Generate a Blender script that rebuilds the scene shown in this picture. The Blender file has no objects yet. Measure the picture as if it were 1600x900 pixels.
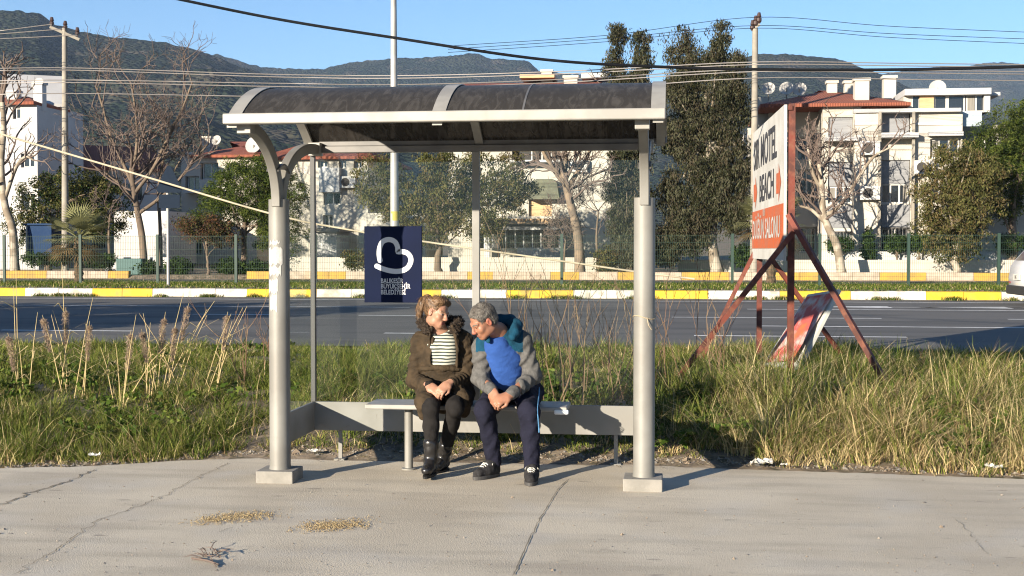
import bpy, math, random
import numpy as np
from mathutils import Vector, Matrix
import openvdb as vdb

# ------------------------------------------------------------------ camera, sky, sun, exposure
SC = bpy.context.scene
COL = SC.collection
F_PX, YAW, PITCH, EYE = 2050.0, math.radians(7), math.atan(60/2050), 1.6
cam = bpy.data.objects.new("camera", bpy.data.cameras.new("camera"))
COL.objects.link(cam)
cam.location = (0, 0, EYE)
cam.rotation_euler = (math.pi/2 - PITCH, 0, YAW)
cam.data.sensor_width = 36
cam.data.lens = 36*F_PX/1600
cam.data.clip_start = .1
cam.data.clip_end = 20000
SC.camera = cam
SUN_EL = math.radians(13.2)
SUN_H = Vector((.53, .848)).normalized()           # the way the light travels over the ground
world = bpy.data.worlds.new("World"); SC.world = world
world.use_nodes = True
nt = world.node_tree
bg = nt.nodes["Background"]
sky = nt.nodes.new("ShaderNodeTexSky")
sky.sky_type = 'NISHITA'; sky.sun_disc = False
sky.sun_elevation = SUN_EL
sky.sun_rotation = math.atan2(-SUN_H.x, -SUN_H.y)
sky.altitude = 0; sky.air_density = 1.0; sky.dust_density = .0; sky.ozone_density = 5
nt.links.new(sky.outputs[0], bg.inputs[0])
bg.inputs[1].default_value = .058
sl = bpy.data.lights.new("sun", 'SUN'); sl.energy = 4.9; sl.angle = math.radians(.5); sl.color = (1, .88, .71)
sun = bpy.data.objects.new("sun", sl); COL.objects.link(sun)
sdir = Vector((SUN_H.x*math.cos(SUN_EL), SUN_H.y*math.cos(SUN_EL), -math.sin(SUN_EL)))
sun.rotation_euler = sdir.to_track_quat('-Z', 'Y').to_euler()
sun.location = (-20, -15, 30)
vs = SC.view_settings
vs.view_transform = 'Standard'; vs.look = 'None'; vs.exposure = 1.7; vs.gamma = 1; vs.use_curve_mapping = False
SC.render.engine = 'CYCLES'
cy = SC.cycles
cy.use_denoising = True
cy.filter_width = 1.15
cy.max_bounces = 6; cy.diffuse_bounces = 3; cy.glossy_bounces = 3; cy.transmission_bounces = 6
cy.transparent_max_bounces = 16; cy.volume_bounces = 0
cy.sample_clamp_indirect = 6

# ------------------------------------------------------------------ pixel of the photograph -> point in the street
def ray(px, py):
    a = (px-800)/F_PX; b = (450-py)/F_PX
    f = math.cos(PITCH)+b*math.sin(PITCH); u = -math.sin(PITCH)+b*math.cos(PITCH)
    return Vector((a*math.cos(YAW)-f*math.sin(YAW), a*math.sin(YAW)+f*math.cos(YAW), u))
def at_y(px, py, Y):
    d = ray(px, py); t = Y/d.y
    return Vector((d.x*t, Y, EYE+d.z*t))
def at_z(px, py, z):
    d = ray(px, py); t = (z-EYE)/d.z
    return Vector((d.x*t, d.y*t, z))
def PX(px, Y): return at_y(px, 390, Y).x
def PZ(px, py, Y): return at_y(px, py, Y).z

# ------------------------------------------------------------------ materials
MATS = {}
def _nodes(name):
    m = bpy.data.materials.new(name); m.use_nodes = True
    return m, m.node_tree, m.node_tree.nodes["Principled BSDF"]
def mat(name, col, rough=.6, metal=0, col2=None, scale=4., lo=.4, hi=.6, bump=0, bscale=40., detail=4,
        spec=.4, stretch=(1, 1, 1), col3=None, scale3=1., lo3=.5, hi3=.65, coord='Object', bdist=.01):
    if name in MATS: return MATS[name]
    m, t, p = _nodes(name)
    N, L = t.nodes, t.links
    p.inputs['Base Color'].default_value = (*col, 1)
    p.inputs['Roughness'].default_value = rough
    p.inputs['Metallic'].default_value = metal
    p.inputs['Specular IOR Level'].default_value = spec
    tc = N.new('ShaderNodeTexCoord'); mp = N.new('ShaderNodeMapping')
    mp.inputs['Scale'].default_value = stretch
    L.new(tc.outputs[coord], mp.inputs[0])
    cur = None
    def blend(prev, c2, sc, a, b):
        n = N.new('ShaderNodeTexNoise'); n.inputs['Scale'].default_value = sc; n.inputs['Detail'].default_value = detail
        L.new(mp.outputs[0], n.inputs['Vector'])
        r = N.new('ShaderNodeMapRange'); r.inputs[1].default_value = a; r.inputs[2].default_value = b
        L.new(n.outputs[0], r.inputs[0])
        x = N.new('ShaderNodeMix'); x.data_type = 'RGBA'
        L.new(r.outputs[0], x.inputs[0])
        if prev is None: x.inputs[6].default_value = (*col, 1)
        else: L.new(prev, x.inputs[6])
        x.inputs[7].default_value = (*c2, 1)
        return x.outputs[2]
    if col2: cur = blend(cur, col2, scale, lo, hi)
    if col3: cur = blend(cur, col3, scale3, lo3, hi3)
    if cur is not None: L.new(cur, p.inputs['Base Color'])
    if bump:
        n = N.new('ShaderNodeTexNoise'); n.inputs['Scale'].default_value = bscale; n.inputs['Detail'].default_value = 5
        L.new(mp.outputs[0], n.inputs['Vector'])
        b = N.new('ShaderNodeBump'); b.inputs['Strength'].default_value = bump; b.inputs['Distance'].default_value = bdist
        L.new(n.outputs[0], b.inputs['Height']); L.new(b.outputs[0], p.inputs['Normal'])
    MATS[name] = m
    return m
def leaf_mat(name, col, trans=.3):
    if name in MATS: return MATS[name]
    m = bpy.data.materials.new(name); m.use_nodes = True
    t = m.node_tree; t.nodes.clear(); L = t.links
    o = t.nodes.new('ShaderNodeOutputMaterial'); mx = t.nodes.new('ShaderNodeMixShader')
    d = t.nodes.new('ShaderNodeBsdfDiffuse'); tr = t.nodes.new('ShaderNodeBsdfTranslucent')
    tc = t.nodes.new('ShaderNodeTexCoord'); n = t.nodes.new('ShaderNodeTexNoise'); n.inputs['Scale'].default_value = 1.3
    L.new(tc.outputs['Object'], n.inputs['Vector'])
    r = t.nodes.new('ShaderNodeMix'); r.data_type = 'RGBA'
    r.inputs[6].default_value = (*[c*.72 for c in col], 1); r.inputs[7].default_value = (*[min(1, c*1.3) for c in col], 1)
    L.new(n.outputs[0], r.inputs[0])
    L.new(r.outputs[2], d.inputs[0]); L.new(r.outputs[2], tr.inputs[0])
    mx.inputs[0].default_value = trans
    L.new(d.outputs[0], mx.inputs[1]); L.new(tr.outputs[0], mx.inputs[2]); L.new(mx.outputs[0], o.inputs[0])
    MATS[name] = m
    return m
def sheer(name, tint, gloss=.08, diffuse=None, damt=0., rough=.02):
    """see-through pane: tinted transparency under a fresnel sheen, with an optional share of dull film"""
    m = bpy.data.materials.new(name); m.use_nodes = True
    t = m.node_tree; t.nodes.clear(); L = t.links; N = t.nodes
    o = N.new('ShaderNodeOutputMaterial'); tr = N.new('ShaderNodeBsdfTransparent'); tr.inputs[0].default_value = (*tint, 1)
    g = N.new('ShaderNodeBsdfGlossy'); g.inputs['Roughness'].default_value = rough; g.inputs[0].default_value = (1, 1, 1, 1)
    lw = N.new('ShaderNodeLayerWeight'); lw.inputs['Blend'].default_value = .5
    fr = N.new('ShaderNodeMath'); fr.operation = 'POWER'; fr.inputs[1].default_value = 4.5; L.new(lw.outputs['Facing'], fr.inputs[0])
    f2 = N.new('ShaderNodeMath'); f2.operation = 'MULTIPLY_ADD'; f2.inputs[1].default_value = .35; f2.inputs[2].default_value = gloss; L.new(fr.outputs[0], f2.inputs[0])
    mx = N.new('ShaderNodeMixShader')
    L.new(f2.outputs[0], mx.inputs[0]); L.new(tr.outputs[0], mx.inputs[1]); L.new(g.outputs[0], mx.inputs[2])
    out = mx.outputs[0]
    if diffuse:
        d = N.new('ShaderNodeBsdfDiffuse')
        tc = N.new('ShaderNodeTexCoord'); mp = N.new('ShaderNodeMapping'); mp.inputs['Scale'].default_value = (9, 2.2, 2.2)
        L.new(tc.outputs['Object'], mp.inputs[0])
        n = N.new('ShaderNodeTexNoise'); n.inputs['Scale'].default_value = 2.2; n.inputs['Detail'].default_value = 8; n.inputs['Distortion'].default_value = 1.2
        L.new(mp.outputs[0], n.inputs['Vector'])
        r = N.new('ShaderNodeMapRange'); r.inputs[1].default_value = .46; r.inputs[2].default_value = .85
        L.new(n.outputs[0], r.inputs[0])
        c = N.new('ShaderNodeMix'); c.data_type = 'RGBA'; c.inputs[6].default_value = (*diffuse, 1); c.inputs[7].default_value = (*[x*2.2 for x in diffuse], 1)
        L.new(r.outputs[0], c.inputs[0]); L.new(c.outputs[2], d.inputs[0])
        m2 = N.new('ShaderNodeMixShader'); m2.inputs[0].default_value = damt
        L.new(out, m2.inputs[1]); L.new(d.outputs[0], m2.inputs[2]); out = m2.outputs[0]
    L.new(out, o.inputs[0])
    MATS[name] = m
    return m

# ------------------------------------------------------------------ mesh helpers
def root_of(o):
    while o.parent: o = o.parent
    return o
def tag(o, label=None, cat=None, group=None, kind=None):
    if label: o['label'] = label
    if cat: o['category'] = cat
    if group: o['group'] = group
    if kind: o['kind'] = kind
    return o
def thing(name, label, cat, loc=(0, 0, 0), group=None):
    o = bpy.data.objects.new(name, None); COL.objects.link(o); o.location = loc
    o.empty_display_size = .2
    return tag(o, label, cat, group)
def link_mesh(name, me, mats, parent=None, smooth=None, bevel=0):
    for m in (mats if isinstance(mats, (list, tuple)) else [mats]): me.materials.append(m)
    o = bpy.data.objects.new(name, me); COL.objects.link(o)
    if parent: o.parent = parent
    if smooth is not None and len(me.polygons):
        me.polygons.foreach_set('use_smooth', np.ones(len(me.polygons), bool))
        if smooth > 0: me.set_sharp_from_angle(angle=math.radians(smooth))
    if bevel:
        b = o.modifiers.new('bevel', 'BEVEL'); b.width = bevel; b.segments = 2; b.limit_method = 'ANGLE'; b.angle_limit = math.radians(40)
        if smooth is None:
            b.harden_normals = False
    return o
def np_mesh(name, V, Fc, mats, mi=None, parent=None, smooth=None):
    """V (n,3), Fc (m,k) with k = 3 or 4; parts are given in world space and moved under their thing"""
    V = np.asarray(V, np.float32)
    off = np.array(root_of(parent).location, np.float32) if parent else np.zeros(3, np.float32)
    me = bpy.data.meshes.new(name)
    k = Fc.shape[1]
    me.vertices.add(len(V)); me.vertices.foreach_set('co', (V-off).ravel())
    me.loops.add(Fc.size); me.loops.foreach_set('vertex_index', Fc.astype(np.int32).ravel())
    me.polygons.add(len(Fc)); me.polygons.foreach_set('loop_start', np.arange(0, Fc.size, k, dtype=np.int32))
    if mi is not None: me.polygons.foreach_set('material_index', np.asarray(mi, np.int32))
    me.update(calc_edges=True)
    if smooth is None: me.shade_flat()
    return link_mesh(name, me, mats, parent, smooth)

class MB:
    def __init__(s): s.v, s.f, s.m = [], [], []
    def add(s, vs, fs, m=0):
        b = len(s.v); s.v += [tuple(v) for v in vs]
        s.f += [tuple(b+i for i in f) for f in fs]; s.m += [m]*len(fs)
    def box(s, x0, x1, y0, y1, z0, z1, m=0):
        s.add([(x0, y0, z0), (x1, y0, z0), (x1, y1, z0), (x0, y1, z0), (x0, y0, z1), (x1, y0, z1), (x1, y1, z1), (x0, y1, z1)],
              [(0, 3, 2, 1), (4, 5, 6, 7), (0, 1, 5, 4), (1, 2, 6, 5), (2, 3, 7, 6), (3, 0, 4, 7)], m)
        return s
    def beam(s, p, q, w, h, m=0, up=(0, 0, 1)):
        p, q = Vector(p), Vector(q); d = (q-p).normalized(); a = d.cross(Vector(up))
        if a.length < 1e-4: a = d.cross(Vector((1, 0, 0)))
        a.normalize(); b = a.cross(d)
        vs = []
        for c in (p, q):
            for i, j in ((-1, -1), (1, -1), (1, 1), (-1, 1)): vs.append(c+a*(i*w/2)+b*(j*h/2))
        s.add(vs, [(3, 2, 1, 0), (4, 5, 6, 7), (0, 1, 5, 4), (1, 2, 6, 5), (2, 3, 7, 6), (3, 0, 4, 7)], m)
        return s
    def path_beam(s, pts, w, h, side, m=0):
        """bar of rectangular section swept along pts; w along the side vector, h across it"""
        pts = [Vector(p) for p in pts]; a = Vector(side).normalized(); n = len(pts); vs, fs = [], []
        for i, p in enumerate(pts):
            d = (pts[min(i+1, n-1)]-pts[max(i-1, 0)]).normalized(); b = a.cross(d).normalized()
            hh = h[i] if isinstance(h, (list, tuple)) else h
            for u, v in ((-1, -1), (1, -1), (1, 1), (-1, 1)): vs.append(p+a*(u*w/2)+b*(v*hh/2))
        for i in range(n-1):
            for k in range(4):
                fs.append((i*4+k, i*4+(k+1) % 4, i*4+4+(k+1) % 4, i*4+4+k))
        fs += [(3, 2, 1, 0), tuple((n-1)*4+k for k in range(4))]
        s.add(vs, fs, m)
        return s
    def tube(s, pts, r, n=8, m=0, cap=True):
        pts = [Vector(p) for p in pts]; k = len(pts)
        r = r if isinstance(r, (list, tuple)) else [r]*k
        d = (pts[1]-pts[0]).normalized(); a = d.orthogonal().normalized(); vs, fs = [], []
        for i, p in enumerate(pts):
            d = (pts[min(i+1, k-1)]-pts[max(i-1, 0)])
            d = d.normalized() if d.length > 1e-9 else Vector((0, 0, 1))
            a = (a-d*a.dot(d)); a = a.normalized() if a.length > 1e-6 else d.orthogonal().normalized()
            b = d.cross(a)
            for j in range(n):
                t = 2*math.pi*j/n
                vs.append(p+a*(r[i]*math.cos(t))+b*(r[i]*math.sin(t)))
        for i in range(k-1):
            for j in range(n):
                fs.append((i*n+j, i*n+(j+1) % n, (i+1)*n+(j+1) % n, (i+1)*n+j))
        if cap: fs += [tuple(reversed(range(n))), tuple((k-1)*n+j for j in range(n))]
        s.add(vs, fs, m)
        return s
    def prism(s, pts, ext, m=0):
        """closed outline pts (3D, planar) pushed along ext"""
        pts = [Vector(p) for p in pts]; e = Vector(ext); n = len(pts)
        s.add(pts+[p+e for p in pts], [tuple(reversed(range(n))), tuple(range(n, 2*n))]+[(i, (i+1) % n, n+(i+1) % n, n+i) for i in range(n)], m)
        return s
    def lathe(s, c, prof, n=16, m=0, axis=(0, 0, 1), ang=2*math.pi):
        c = Vector(c); w = Vector(axis).normalized(); a = w.orthogonal().normalized(); b = w.cross(a); k = len(prof); vs, fs = [], []
        for r, z in prof:
            for j in range(n):
                t = 2*math.pi*j/n
                vs.append(c+w*z+a*(r*math.cos(t))+b*(r*math.sin(t)))
        for i in range(k-1):
            for j in range(n): fs.append((i*n+j, i*n+(j+1) % n, (i+1)*n+(j+1) % n, (i+1)*n+j))
        fs += [tuple(reversed(range(n))), tuple((k-1)*n+j for j in range(n))]
        s.add(vs, fs, m)
        return s
    def quad(s, a, b, c, d, m=0): s.add([a, b, c, d], [(0, 1, 2, 3)], m); return s
    def build(s, name, mats, parent=None, smooth=None, bevel=0, base=False):
        V = np.array([tuple(v) for v in s.v], float)
        off = np.zeros(3)
        if parent: off = np.array(root_of(parent).location)
        elif base:
            off = np.array([(V[:, 0].min()+V[:, 0].max())/2, (V[:, 1].min()+V[:, 1].max())/2, V[:, 2].min()])
        me = bpy.data.meshes.new(name)
        me.from_pydata((V-off).tolist(), [], s.f)
        me.polygons.foreach_set('material_index', np.array(s.m, np.int32))
        me.update()
        o = link_mesh(name, me, mats, parent, smooth, bevel)
        if base and not parent: o.location = off
        return o
def structure(o): o['kind'] = 'structure'; return o

def text_mb(mb, body, size, org, u, v, bold=0., depth=.004, squeeze=1., m=0, align='LEFT'):
    """lettering as thin raised sheet on the plane (org, u, v)"""
    cu = bpy.data.curves.new('lettering', 'FONT'); cu.body = body; cu.size = size; cu.offset = bold; cu.align_x = align
    cu.resolution_u = 3
    ob = bpy.data.objects.new('lettering', cu); COL.objects.link(ob)
    dg = bpy.context.evaluated_depsgraph_get(); dg.update()
    me = ob.evaluated_get(dg).to_mesh()
    u, v, org = Vector(u).normalized(), Vector(v).normalized(), Vector(org); n = u.cross(v).normalized()
    vs = [org+u*(x.co.x*squeeze)+v*x.co.y+n*depth for x in me.vertices]
    mb.add(vs, [tuple(p.vertices) for p in me.polygons], m)
    w = max((x.co.x for x in me.vertices), default=0)*squeeze
    ob.evaluated_get(dg).to_mesh_clear()
    bpy.data.objects.remove(ob); bpy.data.curves.remove(cu)
    return w
# ================================================================== SETTING: ground, road, hills, haze
rng = np.random.default_rng(7)
def fbm(x, y, seed=0, oct=5, f=1.):
    r = np.random.default_rng(seed); out = np.zeros_like(x, dtype=float); a = 1.
    for o in range(oct):
        for _ in range(3):
            t = r.uniform(0, 2*math.pi); ph = r.uniform(0, 6.28)
            out += a*np.sin((x*math.cos(t)+y*math.sin(t))*f*r.uniform(.7, 1.4)+ph)
        a *= .5; f *= 2.03
    return out/3
PROFILE = np.array([(-3000, -.03), (9.5, -.03), (9.9, .01), (10.25, .07), (11.3, .24), (12.5, .30), (14.5, .30), (16.5, .27), (18., .245), (35.4, .245),
                    (35.75, .46), (36.5, .52), (40, .52), (44, .46), (46, .42), (46.3, .30), (53.9, .30), (54.2, .48), (56, .55), (70, .8), (120, 1.5), (300, 6), (3000, 10)])
def ground_z(x, y):
    z = np.interp(y, PROFILE[:, 0], PROFILE[:, 1])
    w = np.clip((y-9.9)/1, 0, 1)*np.clip((18-y)/2, 0, 1)
    return z+w*.05*fbm(np.asarray(x, float), np.asarray(y, float), 3, 3, 1.6)
def sheet(name, xs, ys, zf, mats, mi=None):
    X, Y = np.meshgrid(xs, ys); Z = zf(X, Y)
    V = np.stack([X.ravel(), Y.ravel(), Z.ravel()], 1); nx, ny = len(xs), len(ys)
    i = np.arange(ny-1)[:, None]*nx+np.arange(nx-1)[None, :]; i = i.ravel()
    Fc = np.stack([i, i+1, i+nx+1, i+nx], 1)
    return np_mesh(name, V, Fc, mats, mi, smooth=0)
def vnoise(x, y, f, seed=0, oct=5, gain=.5):
    """smooth lattice noise, about -1..1"""
    x = np.asarray(x, float)*f; y = np.asarray(y, float)*f; out = np.zeros_like(x); a = 1.
    for o in range(oct):
        xi, yi = np.floor(x), np.floor(y); tx, ty = x-xi, y-yi; tx = tx*tx*(3-2*tx); ty = ty*ty*(3-2*ty)
        def h(i, j):
            n = np.sin(i*127.1+j*311.7+seed*74.7+o*19.3)*43758.5453
            return n-np.floor(n)
        v = (h(xi, yi)*(1-tx)+h(xi+1, yi)*tx)*(1-ty)+(h(xi, yi+1)*(1-tx)+h(xi+1, yi+1)*tx)*ty
        out += a*(2*v-1); a *= gain; x, y = x*2.07+13.1, y*2.07+7.7
    return out
M_dirt = mat('bare earth', (.13, .10, .07), .95, col2=(.24, .19, .135), scale=3, bump=.6, bscale=30, col3=(.06, .055, .03), scale3=9)
xs = np.concatenate([[-4000, -1500, -400, -120, -60], np.arange(-40, 40.1, .5), [60, 120, 400, 1500, 4000]])
ys = np.concatenate([[-3000, -400, -60, 0, 8.9], np.arange(9.2, 18.1, .2), [24, 35.4, 35.6, 35.75, 36, 36.5, 40, 44, 46, 46.3, 50, 53.9, 54.2, 55, 56, 60, 70, 90, 120, 200, 300, 800, 3000]])
structure(sheet('ground', xs, ys, ground_z, M_dirt))

# concrete pavement with a ragged rear edge
def edge_y(x): return np.interp(x, [-60, -6, -5, -4.4, -3.7, -3.2, -2.4, -1.2, -.2, .6, 1.5, 2.6, 6, 60], [8.9, 9.0, 9.12, 9.3, 9.68, 9.86, 9.84, 9.86, 9.82, 9.8, 9.72, 9.62, 9.5, 9.5])
def concrete():
    m, t, p = _nodes('old concrete'); N, L = t.nodes, t.links
    tc = N.new('ShaderNodeTexCoord')
    def noise(sc, det=5, st=None):
        n = N.new('ShaderNodeTexNoise'); n.inputs['Scale'].default_value = sc; n.inputs['Detail'].default_value = det
        if st:
            mp = N.new('ShaderNodeMapping'); mp.inputs['Scale'].default_value = st; L.new(tc.outputs['Object'], mp.inputs[0]); L.new(mp.outputs[0], n.inputs['Vector'])
        else: L.new(tc.outputs['Object'], n.inputs['Vector'])
        return n.outputs[0]
    def rng_(x, a, b, c=0, d=1):
        r = N.new('ShaderNodeMapRange'); r.inputs[1].default_value = a; r.inputs[2].default_value = b; r.inputs[3].default_value = c; r.inputs[4].default_value = d
        L.new(x, r.inputs[0]); return r.outputs[0]
    def mix(f, a, b):
        x = N.new('ShaderNodeMix'); x.data_type = 'RGBA'; L.new(f, x.inputs[0])
        for i, c in ((6, a), (7, b)):
            if isinstance(c, tuple): x.inputs[i].default_value = (*c, 1)
            else: L.new(c, x.inputs[i])
        return x.outputs[2]
    c = mix(rng_(noise(.9, 6), .38, .62), (.52, .45, .34), (.66, .585, .455))
    c = mix(rng_(noise(3., 6, (.35, 1.6, 1)), .47, .68, 0, .65), c, (.37, .32, .25))       # brown dust drifts
    c = mix(rng_(noise(1.7, 5), .52, .72, 0, .6), c, (.57, .535, .47))                     # worn pale patches
    v = N.new('ShaderNodeTexVoronoi'); v.inputs['Scale'].default_value = 120; L.new(tc.outputs['Object'], v.inputs['Vector'])
    c = mix(rng_(v.outputs['Distance'], .05, .5, .0, .35), c, (.30, .265, .215))           # aggregate
    c = mix(rng_(noise(120, 2), .6, .70, 0, .7), c, (.09, .085, .08))
    c = mix(rng_(noise(95, 2), .62, .72, 0, .7), c, (.58, .55, .5))
    c = mix(rng_(noise(9, 3, (.5, 1.3, 1)), .66, .74, 0, .5), c, (.13, .12, .11))                     # small dark spots
    L.new(c, p.inputs['Base Color']); p.inputs['Roughness'].default_value = .9; p.inputs['Specular IOR Level'].default_value = .25
    b = N.new('ShaderNodeBump'); b.inputs['Strength'].default_value = .35; b.inputs['Distance'].default_value = .004
    a = N.new('ShaderNodeMath'); a.operation = 'ADD'; L.new(v.outputs['Distance'], a.inputs[0]); L.new(noise(140, 3), a.inputs[1])
    L.new(a.outputs[0], b.inputs['Height']); L.new(b.outputs[0], p.inputs['Normal'])
    return m
M_conc = concrete()
pxs = np.concatenate([np.arange(-60, -8, 1.), np.arange(-8, 8, .05), np.arange(8, 60.1, 1.)])
er = np.cumsum(rng.normal(0, .012, len(pxs))); er -= np.linspace(er[0], er[-1], len(er)); er = np.clip(er, -.12, .12)+rng.normal(0, .008, len(pxs))
rows = np.concatenate([np.linspace(0, .9, 8), [.98, .9988, 1.]])
ed = edge_y(pxs)+er
Yg = -20+(ed+20)[None, :]*rows[:, None]
Xg = np.repeat(pxs[None, :], len(rows), 0); Zg = np.zeros_like(Xg); Zg[-1] = -.035
nx = len(pxs); i = (np.arange(len(rows)-1)[:, None]*nx+np.arange(nx-1)[None, :]).ravel()
structure(np_mesh('pavement', np.stack([Xg.ravel(), Yg.ravel(), Zg.ravel()], 1), np.stack([i, i+1, i+nx+1, i+nx], 1), M_conc))

M_crack = mat('dark crack strip', (.11, .095, .075), .95, col2=(.20, .175, .14), scale=9)  # flat dark strips for cracks; a groove's shade is put into the colour
def crack(pts, w, jit, seed, z=.004):
    r = np.random.default_rng(seed); P = [at_z(x, y, 0) for x, y in pts]; out = []
    for a, b in zip(P[:-1], P[1:]):
        n = max(2, int((b-a).length/.04)); d = (b-a).normalized(); s = Vector((-d.y, d.x, 0))
        for k in range(n): out.append(a.lerp(b, k/n)+s*float(r.normal(0, jit)))
    m = MB()
    for k in range(len(out)-1):
        a, b = out[k], out[k+1]; d = (b-a).normalized(); s = Vector((-d.y, d.x, 0)); wa, wb = w*(.4+.9*r.random()), w*(.4+.9*r.random())
        if k: wa = pw
        pw = wb; zz = Vector((0, 0, z))
        m.quad(a-s*wa/2+zz, b-s*wb/2+zz, b+s*wb/2+zz, a+s*wa/2+zz)
    structure(m.build('pavement_crack', M_crack))
crack([(803, 899), (826, 845), (850, 800), (872, 765), (888, 748)], .0065, .003, 1)
crack([(20, 899), (90, 858), (150, 815), (215, 792), (265, 772), (300, 750), (345, 730), (360, 722)], .006, .012, 2)
crack([(0, 789), (60, 766), (110, 752), (150, 733)], .012, .015, 3)
crack([(340, 832), (372, 823)], .006, .008, 4)
crack([(1495, 812), (1530, 850), (1545, 870)], .003, .008, 5)

# asphalt carriageway and its paint
M_asph = mat('asphalt', (.078, .075, .070), .85, col2=(.105, .10, .092), scale=.5, bump=.4, bscale=60, stretch=(.25, 1, 1), col3=(.060, .058, .055), scale3=1.1)
rx = np.arange(-400, 401, 8.)
structure(sheet('road', rx, np.linspace(17.6, 35.44, 12), lambda x, y: np.full_like(x, .272), M_asph))
structure(sheet('far_road', rx, np.linspace(46.4, 53.92, 5), lambda x, y: np.full_like(x, .33), M_asph))
M_paint = mat('road paint', (.72, .71, .68), .7, col2=(.42, .42, .41), scale=6, lo=.5, hi=.75)
def strip(y, x0, x1, w):
    m = MB()
    n = max(1, int((x1-x0)/4))
    for k in range(n):
        a, b = x0+(x1-x0)*k/n, x0+(x1-x0)*(k+1)/n
        m.quad((a, y-w/2, .2765), (b, y-w/2, .2765), (b, y+w/2, .2765), (a, y+w/2, .2765))
    structure(m.build('road_marking', M_paint))
YA, YB, YC, YD, YE = 33.9, 29.6, 25.9, 23.1, 20.4
strip(YA, -200, 200, .16)
strip(YB, PX(1168, YB), 60, .16); strip(YB, -60, PX(640, YB), .14)
for a, b in ((-40, -37), (-31, -28), (-22, -19), (PX(300, YC), PX(440, YC)), (PX(560, YC), PX(660, YC)), (PX(1050, YC), PX(1378, YC)), (PX(1576, YC), PX(1700, YC))): strip(YC, a, b, .14)
strip(YD, PX(1190, YD), 60, .15)
for a, b in ((-30, -27), (-21, -18), (PX(0, YE), PX(205, YE)), (PX(600, YE), PX(720, YE)), (PX(1085, YE), PX(1418, YE))): strip(YE, a, b, .15)
def arrow(px):
    x, y = PX(px, 31.2), 31.0
    m = MB(); z = .2775
    m.quad((x, y-.07, z), (x+4.2, y-.07, z), (x+4.2, y+.07, z), (x, y+.07, z))
    m.add([(x-1.9, y, z), (x+.2, y-.45, z), (x+.2, y+.45, z)], [(0, 1, 2)])
    structure(m.build('road_arrow', M_paint))
arrow(1375); arrow(1560)

# kerbs: painted blocks
M_kw = mat('white kerb paint', (.52, .50, .45), .75, col2=(.30, .275, .225), scale=3, lo=.48, hi=.66, bump=.3, bscale=20)
M_ky = mat('yellow kerb paint', (.52, .34, .02), .75, col2=(.34, .23, .05), scale=3, lo=.46, hi=.66, bump=.3, bscale=20)
M_kw2 = mat('dusty white kerb paint', (.40, .32, .25), .8, col2=(.30, .24, .18), scale=3)
M_ky2 = mat('dusty yellow kerb paint', (.42, .25, .04), .8, col2=(.32, .20, .05), scale=3)
def kerb(name, y, z0, z1, cuts, first, ms, w=.3):
    m = MB(); k = first
    for a, b in zip(cuts[:-1], cuts[1:]):
        n = max(1, round((b-a)/.88))
        for j in range(n):
            x0, x1 = a+(b-a)*j/n+.006, a+(b-a)*(j+1)/n-.006
            dz = rng.uniform(-.008, .008); dy = rng.uniform(-.008, .008)
            m.prism([(x0, y+dy, z0), (x0, y+.03+dy, z1+dz-.02), (x0, y+.06+dy, z1+dz), (x0, y+w, z1+dz), (x0, y+w, z0)], (x1-x0, 0, 0), k)
        k = 1-k
    return structure(m.build(name, ms))
cp = [38, 143, 237, 385, 494, 658, 689, 791, 896, 1000, 1107, 1219, 1330, 1448, 1566, 1680]
cuts = [PX(c, 35.45) for c in cp]
pre = list(np.arange(cuts[0]-2.2*40, cuts[0]-.1, 2.2)); post = list(np.arange(cuts[-1]+2.2, cuts[-1]+60, 2.2))
kerb('kerb', 35.45, .2, .50, pre+cuts+post, 1 if len(pre) % 2 else 0, [M_kw, M_ky])
c2 = [20, 72, 104, 168]
kerb('far_kerb', 54.0, .3, .68, [PX(c, 54) for c in (-160, -70, 5, 72, 168, 200)], 1, [M_kw2, M_ky2])
kerb('far_kerb', 54.0, .3, .68, [PX(c, 54) for c in (385, 420, 486, 540, 572, 658, 730, 770, 860, 905, 965, 1015, 1065, 1140, 1210, 1290, 1375, 1448, 1522, 1600, 1680)], 1, [M_kw2, M_ky2])

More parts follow.
